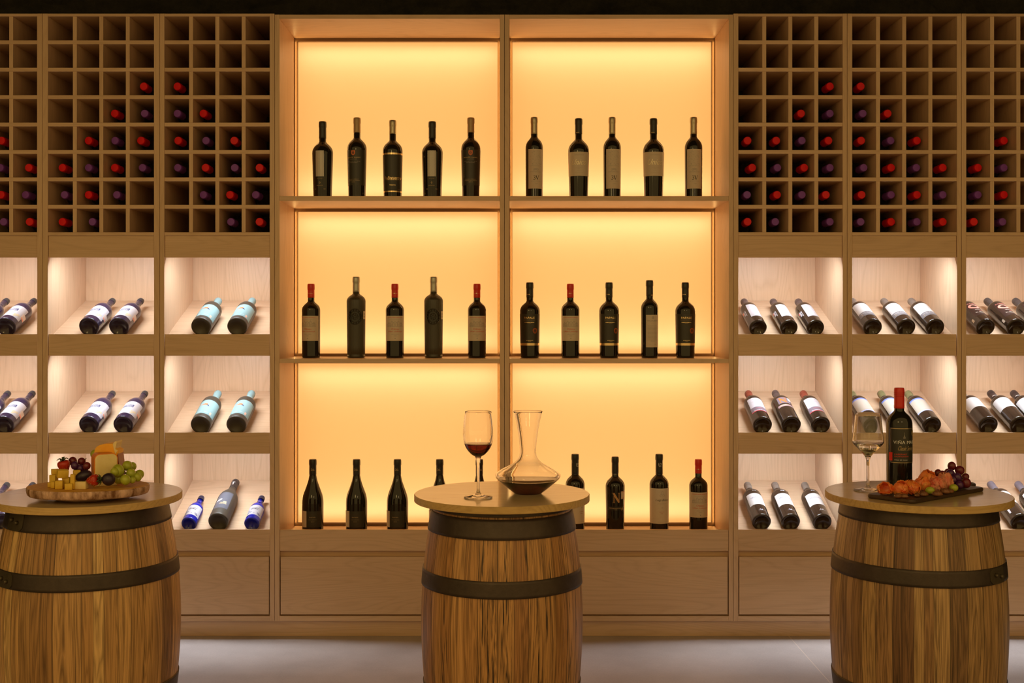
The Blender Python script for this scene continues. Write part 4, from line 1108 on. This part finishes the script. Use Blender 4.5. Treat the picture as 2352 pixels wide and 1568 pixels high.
# ------------------------------------------------------------------ cheese board on the left barrel
BX, BY, BZ = -1.217, 3.344, .766
def slab():
    bm = bmesh.new(); n = 90; rings = []
    def rr(i, k):
        a = 2*PI*i/n
        w = 1+.022*mnoise.noise(Vector((math.cos(a)*2.2, math.sin(a)*2.2, 5)))+.012*mnoise.noise(Vector((math.cos(a)*7, math.sin(a)*7, k*1.5)))
        return a, .172*w, .135*w
    zs = [(.90, -.024), (.965, -.0235), (.985, -.019), (1.0, -.011), (1.0, -.004), (.985, -.0005)]
    for k, (s, z) in enumerate(zs):
        ring = []
        for i in range(n):
            a, x, y = rr(i, k); ring.append(bm.verts.new((x*s*math.cos(a), y*s*math.sin(a), z)))
        rings.append(ring)
    for A, B in zip(rings, rings[1:]):
        for i in range(n): bm.faces.new([A[i], A[(i+1) % n], B[(i+1) % n], B[i]]).smooth = True
    bm.faces.new(rings[0][::-1]); bt = bmesh.new(); ring = []
    for i in range(n):
        a, x, y = rr(i, 5); ring.append(bt.verts.new((x*.985*math.cos(a), y*.985*math.sin(a), -.0005)))
    bt.faces.new(ring); ring2 = [bt.verts.new((v.co.x*.93, v.co.y*.93, 0)) for v in ring]; bt.faces.remove(bt.faces[:][0])
    for i in range(n): bt.faces.new([ring[i], ring[(i+1) % n], ring2[(i+1) % n], ring2[i]])
    bt.faces.new(ring2)
    return bm, bt
cb = thing('cheese_board', 'oval wood-slice board with bark edge on the left barrel', 'board', (BX, BY, BZ))
_b, _t = slab(); link('bark_edge', _b, BARK, cb); link('board_face', _t, SLICE, cb)
link('foot', lathe([(0, -.0375), (.085, -.0375), (.105, -.030), (.120, -.0245), (0, -.0245)], 10), plain('foot_wood', (.34, .23, .19), .6), cb)
def zx(x, y): return 40+x/6.918, 1000+y/6.918       # local px of the close-up -> photo px
def at(x, y, D):
    px, py = zx(x, y); return Vector((Xp(px, D), D, Zp(py, D)))
GC = 'cheese cubes on the wood-slice board'
def cube(x, y, D, w, h, d, yaw, mat, label, tilt=0.0, base=None):
    c = at(x, y, D); bm = newbox(-w/2, w/2, -d/2, d/2, -h/2, h/2, bev=.0014)
    if base is not None: c.z = base+h/2
    o = link('cheese_cube', bm, mat, None, True, c); o.rotation_euler = (tilt, tilt*.6, yaw); tag(o, label, 'cheese', GC)
    return o
e = .0004; BZe = BZ+e
cube(520, 785, 3.305, .0125, .0135, .014, .25, CHED, 'smallest yellow cheese cube, leftmost at the front of the pile', 0, BZe)
cube(580, 790, 3.287, .0125, .0180, .015, -.2, CHED, 'narrow yellow cheese cube, second from left in the front row', 0, BZe)
cube(670, 788, 3.272, .0205, .0230, .020, .12, CHED, 'large yellow cheese cube in the middle of the front row', 0, BZe)
cube(817, 812, 3.252, .0205, .0180, .018, .22, CHED, 'yellow cheese cube nearest the bark edge, front of the pile', 0, BZe)
cube(780, 730, 3.298, .0200, .0290, .020, .1, CHED, 'yellow cheese cube behind the front cubes, left of the plum', 0, BZe)
cube(995, 787, 3.272, .0410, .0205, .020, -.08, CHED_L, 'long pale cheese block lying left of the front strawberry', 0, BZe)
cube(577, 700, 3.330, .0190, .0320, .018, -.15, CHED, 'yellow cheese cube at the left back of the pile', 0, BZe)
cube(600, 612, 3.335, .0200, .0150, .018, .5, CHED, 'top-left tilted cheese cube under the upper strawberry', 0, BZe+.0325)
cube(718, 640, 3.290, .0290, .0220, .024, .55, CHED, 'large tilted cheese cube on top of the front cubes', .10, BZe+.0295)
cube(880, 640, 3.262, .0120, .0420, .012, .1, CHED, 'tall yellow cheese stick standing upright left of the plum', .04, BZe+.0008)
cube(945, 635, 3.325, .0200, .0460, .016, .3, CHED, 'yellow cheese piece behind the upright cheese stick', 0, BZe)

def strawberry(c, r, axis, label, seed):
    """axis: direction from the tip to the leafy end"""
    rnd = random.Random(seed); root = thing('strawberry', label, 'fruit', c, 'strawberries on the wood-slice board')
    prof = [(0, -1.25), (.25, -1.16), (.55, -.80), (.82, -.25), (.97, .25), (.92, .65), (.62, .88), (.25, .92), (0, .88)]
    prof = [(q[0]*r, q[1]*r) for q in hermite(prof, 3)]
    q = Vector((0, 0, 1)).rotation_difference(Vector(axis).normalized())
    b = lathe(prof, 28); f = link('berry', b, STRAW, root); s = bmesh.new()
    rp = sorted([(z, rr) for rr, z in prof if z < .6*r])
    for i in range(54):
        z = rnd.uniform(-1.0, .6)*r; a = i*2.399
        rr = interp([(x[1], x[0]) for x in rp], z)
        ellipsoid(s, (rr*math.sin(a), -rr*math.cos(a), z), .0007, .0007, .0010, None, 1)
    link('seeds', s, TANP, f)
    lf = bmesh.new()
    for i in range(8):
        a = 2*PI*i/8+rnd.uniform(-.2, .2); l = r*rnd.uniform(.75, 1.05); pts = []
        for k in range(6):
            t = k/5; wv = .32*r*math.sin(PI*min(1, t*.95+.05))*(1-t*.5); rad = l*t+.05*r; z = .90*r+.22*r*math.sin(PI*t)*(1 if i % 2 else 1.7)+.12*r*t*(i % 3)
            pts.append(((rad, -wv, z), (rad, wv, z)))
        vs = [[lf.verts.new((p[0]*math.cos(a)-p[1]*math.sin(a), p[0]*math.sin(a)+p[1]*math.cos(a), p[2])) for p in pr] for pr in pts]
        for A, B in zip(vs, vs[1:]): lf.faces.new([A[0], A[1], B[1], B[0]]).smooth = True
    tube(lf, [(0, 0, .86*r), (.05*r, 0, 1.1*r), (.15*r, 0, 1.35*r)], .0012, 6)
    lo = link('calyx', lf, LEAF, root); md = lo.modifiers.new('thick', 'SOLIDIFY'); md.thickness = .0006
    root.rotation_mode = 'QUATERNION'; root.rotation_quaternion = q
strawberry(at(742, 486, 3.345), .0180, (-.15, -.1, 1), 'upright strawberry at the top left of the cheese pile', 1)
strawberry(at(1205, 712, 3.268)+Vector((0, 0, .001)), .0165, (.9, -.15, .12), 'strawberry lying on its side in front of the pale cheese', 2)
def plum(c, rx, ry, rz, yaw, label):
    o = link('plum', ellipsoid(bmesh.new(), (0, 0, 0), rx, ry, rz, None, 4, lambda v: v*(1-.03*max(0, v.z)**4)), PLUM, None, True, c); o.rotation_euler = (0, yaw, .2)
    tag(o, label, 'fruit', 'plums on the wood-slice board')
plum(at(1050, 640, 3.318), .0235, .017, .0150, -.35, 'dark oval plum behind the cheese cubes'); plum(at(1450, 692, 3.276), .0185, .018, .0182, 0, 'round dark plum between the lying strawberry and green grapes')

def bunch(name, label, pts, mat, group=None, stem=None, D0=None, mats=None):
    c0 = pts[0][0]; root = thing(name, label, 'fruit', c0, group)
    for i, (c, r) in enumerate(pts):
        m = mats[i] if mats else mat
        el = random.Random(i).uniform(1.0, 1.12)
        link('grape', ellipsoid(bmesh.new(), (0, 0, 0), r*.98, r*.98, r*el, None, 3), m, root, True, c-c0).rotation_euler = (random.Random(i+5).uniform(-.7, .7), random.Random(i+9).uniform(-.7, .7), 0)
    bm = bmesh.new(); cen = sum((p[0] for p in pts), Vector())/len(pts)-c0
    for c, r in pts: tube(bm, [cen, cen*.4+(c-c0)*.6, c-c0], .0011, 5)
    if stem: tube(bm, [cen]+[s-c0 for s in stem], .0014, 6)
    link('stem', bm, STEM, root); return root
U = 1/5583
bunch('grape_bunch', 'small bunch of red grapes right of the upright strawberry', [(at(x, y, D), r*U*1.03) for x, y, r, D in ((880, 408, 66, 3.37), (1020, 412, 63, 3.37), (912, 476, 60, 3.345), (1102, 482, 61, 3.340), (1005, 520, 58, 3.350), (960, 560, 60, 3.36), (1060, 560, 60, 3.372))], GRAPE_R, None, [at(1080, 375, 3.38), at(1095, 360, 3.38)], mats=[GRAPE_R, GRAPE_R, GRAPE_P, GRAPE_R, GRAPE_P, GRAPE_P, GRAPE_P])
bunch('grape_bunch', 'bunch of green grapes at the right end of the wood-slice board', [(at(x, y, D), r*U*1.03) for x, y, r, D in ((1600, 560, 95, 3.315), (1747, 480, 80, 3.350), (1830, 490, 62, 3.385), (1805, 600, 76, 3.33), (1717, 702, 80, 3.292), (1905, 660, 66, 3.335), (1935, 620, 74, 3.365), (1825, 705, 52, 3.310), (1610, 690, 76, 3.325), (1545, 575, 66, 3.300))], GRAPE_G, None, [at(1715, 580, 3.32), at(1700, 560, 3.33)])
o = link('grape', ellipsoid(bmesh.new(), (0, 0, 0), .0135, .0135, .0140, None, 3), GRAPE_G, None, True, at(1235, 295, 3.405)); tag(o, 'single green grape peeking above the pale cheese, left of the golden wedge', 'fruit')

# pale cheese with an orange rind
def rounded(w, h, r, n=5):
    pts = [(-w/2, 0), (w/2, 0)]
    for k in range(n+1): a = PI/2*k/n; pts.append((w/2-r+r*math.cos(a), h-r+r*math.sin(a)))
    for k in range(n+1): a = PI/2+PI/2*k/n; pts.append((-w/2+r+r*math.cos(a), h-r+r*math.sin(a)))
    return pts
pc = thing('cheese_block', 'pale cheese block with orange rind standing in the middle of the board', 'cheese', (at(1385, 640, 3.350).x, 3.350, BZe))
link('paste', extrude_poly(bmesh.new(), rounded(.061, .0905, .014), -.027, .026, .002), PASTE, pc)
link('rind', extrude_poly(bmesh.new(), rounded(.0645, .0925, .0155), -.0245, .0275, .001), RIND, pc)
pc.rotation_euler[2] = .52
gw = thing('cheese_wedge', 'tall golden cheese wedge with red wax side, behind the pale block', 'cheese', (at(1455, 300, 3.405).x, 3.405, BZe))
g0 = at(1455, 300, 3.405)
def gp(x, y): p = at(x, y, 3.405); return (p.x-g0.x, p.z-BZe)
outl = [(1262, 250), (1272, 205), (1300, 165), (1345, 138), (1420, 118), (1500, 112), (1572, 116), (1604, 150), (1596, 190), (1650, 222), (1640, 300)]
outl = [gp(*q) for q in outl]+[(gp(1640, 300)[0], 0), (gp(1262, 250)[0], 0)]
link('golden_paste', extrude_poly(bmesh.new(), outl, -.024, .024, .0025), GOUDA, gw)
link('wax_side', extrude_poly(bmesh.new(), [gp(1642, 262), gp(1600, 400), (gp(1570, 500)[0], 0), (gp(1668, 500)[0], 0), gp(1662, 470)], -.0255, .0255, .001), WAX, gw)
link('pale_tip', extrude_poly(bmesh.new(), [gp(1560, 116), gp(1592, 82), gp(1618, 78), gp(1624, 100), gp(1608, 165), gp(1600, 200), gp(1640, 222), gp(1600, 290), gp(1575, 200)], -.0248, .0246, .001), PASTE, gw)

# ------------------------------------------------------------------ dark serving board on the right barrel
BRZ = TZ+.0125; Bc = Vector((1.226, 3.420, TZ+.0004)); rotb = math.atan2(.638, .77)
sb = thing('serving_board', 'dark rectangular wooden board with loop handle on the right barrel', 'board', Bc); sb.rotation_euler[2] = rotb
def rrect(hw, hh, r, n=6):
    out = []
    for cx, cy, a0 in ((hw-r, hh-r, 0), (-hw+r, hh-r, PI/2), (-hw+r, -hh+r, PI), (hw-r, -hh+r, 1.5*PI)):
        for k in range(n+1): a = a0+PI/2*k/n; out.append((cx+r*math.cos(a), cy+r*math.sin(a)))
    return out
bm = bmesh.new(); rings = []
for s, z in ((-.004, 0), (-.001, .002), (0, .006), (-.001, .0102), (-.004, .012)):
    rings.append([bm.verts.new((x, y, z)) for x, y in rrect(.198+s, .077+s, .018+s)])
for A, B in zip(rings, rings[1:]):
    for i in range(len(A)): bm.faces.new([A[i], A[(i+1) % len(A)], B[(i+1) % len(A)], B[i]]).smooth = True
bm.faces.new(rings[0][::-1]); bm.faces.new(rings[-1]); link('board', bm, DARKWOOD, sb)
bm = bmesh.new(); pts = [(.190, .018, .0065), (.222, .021, .0085), (.246, .018, .0085), (.258, 0, .0085), (.246, -.018, .0085), (.222, -.021, .0085), (.190, -.018, .0065)]
tube(bm, pts, .0058, 10); hd = link('handle', bm, DARKWOOD, sb); sm_ = hd.modifiers.new('s', 'SUBSURF'); sm_.levels = 1; sm_.render_levels = 2
def zr(x, y): return 1980+x/7.84, 1040+y/7.84
def ar(x, y, D):
    px, py = zr(x, y); return Vector((Xp(px, D), D, Zp(py, D)))
BT = BRZ+.0006
def ham(x, y, D, w, h, yaw, label, mat, seed, open_dir=None, petals=4):
    """a loosely folded slice: a creased core wrapped by curled, wavy-edged leaves of meat"""
    w *= 1.14; h *= 1.10; rnd = random.Random(seed*13); bm = bmesh.new()
    def shell(sc, d, lim, off, wav, nz):
        t = bmesh.new(); bmesh.ops.create_icosphere(t, subdivisions=4, radius=1)
        kill = []
        for v in t.verts:
            p = v.co.copy(); c = p.dot(d)+wav*mnoise.noise(p*2.6+Vector((seed, nz, 0)))+.5*wav*mnoise.noise(p*7+Vector((seed, 0, nz)))
            if c < lim: kill.append(v)
            fold = mnoise.noise(p*1.7+Vector((nz, seed, 2))); cr = math.exp(-(mnoise.noise(p*2.3+Vector((seed, 4, nz)))/.07)**2)
            curl = max(0, .35-(c-lim))*.35 if lim > -1 else 0
            v.co = p*(sc*(1+.16*fold-.11*cr+curl))+off
        bmesh.ops.delete(t, geom=kill, context='VERTS')
        for v in t.verts: v.co = Vector((v.co.x*w/2, v.co.y*w/2.1, (v.co.z+.92)*h/2))
        for f in t.faces: f.smooth = True
        merge(bm, t)
    if open_dir is None: shell(.88, Vector((0, 0, 1)), -2, Vector(), 0, 1)
    else: shell(.98, -Vector(open_dir).normalized(), -.45, Vector(), .2, 1)
    for q in range(petals):
        a = 2*PI*q/petals+rnd.uniform(-.4, .4)+(.4 if petals == 2 else 0); el = rnd.uniform(-.15, .5)
        d = Vector((math.cos(a)*math.cos(el), math.sin(a)*math.cos(el), math.sin(el)))
        if open_dir is not None and d.dot(Vector(open_dir).normalized()) > .45: continue
        shell(1.0+.05*q, d, rnd.uniform(.2, .45), d*.04, .26, q+3)
    for v in bm.verts: v.co.z = max(v.co.z, .0012)
    c = ar(x, y, D); c.z = BT
    o = link('prosciutto_slice', bm, mat, None, True, c); o.rotation_euler = (0, 0, yaw)
    md = o.modifiers.new('thick', 'SOLIDIFY'); md.thickness = .0014; md.offset = -1
    tag(o, label, 'ham', 'prosciutto rolls on the dark board'); return o
ham(420, 650, 3.330, .038, .034, 0, 'leftmost prosciutto roll, open and bright red, near the wine glass', HAM, 1, (-.05, -.85, .45), 3)
ham(690, 640, 3.315, .036, .036, 2.4, 'prosciutto roll with pecans in front, second from the left', HAM, 2)
ham(890, 640, 3.330, .037, .037, 4.0, 'rounded prosciutto roll, third from the left on the board', HAM, 3)
ham(1070, 560, 3.385, .038, .040, 1.0, 'prosciutto roll behind the first green grape', HAM, 4)
ham(1190, 500, 3.425, .040, .052, 5.2, 'tallest prosciutto roll at the back of the board', HAM, 5)
ham(1340, 560, 3.390, .038, .040, 3.0, 'pinkish prosciutto roll between the two single green grapes', HAM2, 6)
ham(1490, 540, 3.430, .036, .044, .2, 'pink prosciutto roll touching the purple grapes', HAM2, 7)
def grape1(x, y, D, r, label):
    c = ar(x, y, D); c.z = BT+r*.92
    o = link('grape', ellipsoid(bmesh.new(), (0, 0, 0), r*1.12, r*.95, r*.92, None, 3), GRAPE_G, None, True, c); tag(o, label, 'fruit', 'single green grapes on the dark board')
grape1(1225, 640, 3.335, .0122, 'green grape in front of the prosciutto, left of the two')
grape1(1650, 592, 3.392, .0118, 'green grape in front of the purple grape bunch')
def lift(v, r):
    v.z = max(v.z, BT+r+.0012); return v
RG = [(1615, 235, 73, 3.500), (1757, 312, 84, 3.490), (1372, 365, 66, 3.500), (1445, 392, 74, 3.485), (1590, 375, 80, 3.465), (1715, 440, 78, 3.445), (1862, 432, 64, 3.485), (1870, 565, 90, 3.450), (1755, 585, 72, 3.430), (1640, 480, 72, 3.445), (1560, 460, 70, 3.48), (1545, 345, 64, 3.51), (1690, 560, 66, 3.47), (1600, 580, 70, 3.50), (1460, 560, 66, 3.50), (1800, 500, 70, 3.51)]
bunch('grape_bunch', 'red and purple grape bunch at the right end of the dark board', [(lift(ar(x, y, D), r/7.84/FPX*D*1.08), r/7.84/FPX*D*1.02) for x, y, r, D in RG], GRAPE_R, None, [ar(1900, 450, 3.48), ar(1945, 520, 3.46)], mats=[GRAPE_R if (i in (0, 1, 2, 3, 6, 7, 11)) else GRAPE_P for i in range(len(RG))])
def pecan(x, y, D, l, yaw, label, roll=0.0):
    l *= 1.18; root = thing('pecan_half', label, 'nut', (0, 0, 0), 'pecan halves on the dark board')
    def f(v):
        up = max(0.0, v.z+.15)
        groove = .30*math.exp(-(v.y/.13)**2)*up
        rib = .10*abs(math.sin(v.y*10+1.1*math.sin(v.x*4)))*up+.05*math.sin(v.x*11+v.y*3)*up
        return Vector((v.x*(1-.06*abs(math.sin(v.y*6))), v.y*(1-.28*v.x*v.x), (v.z-groove-rib) if v.z > 0 else v.z*.45))
    link('kernel', ellipsoid(bmesh.new(), (0, 0, 0), l/2, l*.31, l*.34, None, 5, f), NUT, root)
    link('cut_tip', ellipsoid(bmesh.new(), (-l*.40, l*.06, l*.08), l*.09, l*.07, l*.05, None, 2), NUT_L, root)
    c = ar(x, y, D); c.z = BT+l*.155; root.location = c; root.rotation_euler = (roll, 0, yaw)
for a in ((650, 760, 3.270, .024, .5, 'pecan half in front of the second prosciutto roll, left of two'), (755, 770, 3.268, .022, -.6, 'pecan half in front of the second prosciutto roll, right of two'), (985, 745, 3.290, .021, 1.0, 'pecan half below the rounded third prosciutto roll'),
          (1110, 728, 3.300, .025, .2, 'pecan half left of the front green grape'), (1080, 640, 3.345, .022, 1.3, 'pecan half tucked behind the front green grape'), (1355, 722, 3.305, .027, -.1, 'pecan half right of the front green grape, nearest the board edge'),
          (1490, 670, 3.350, .028, -.5, 'largest pecan half between the two single green grapes'), (1590, 672, 3.362, .022, .4, 'pecan half just below the right green grape')): pecan(*a)
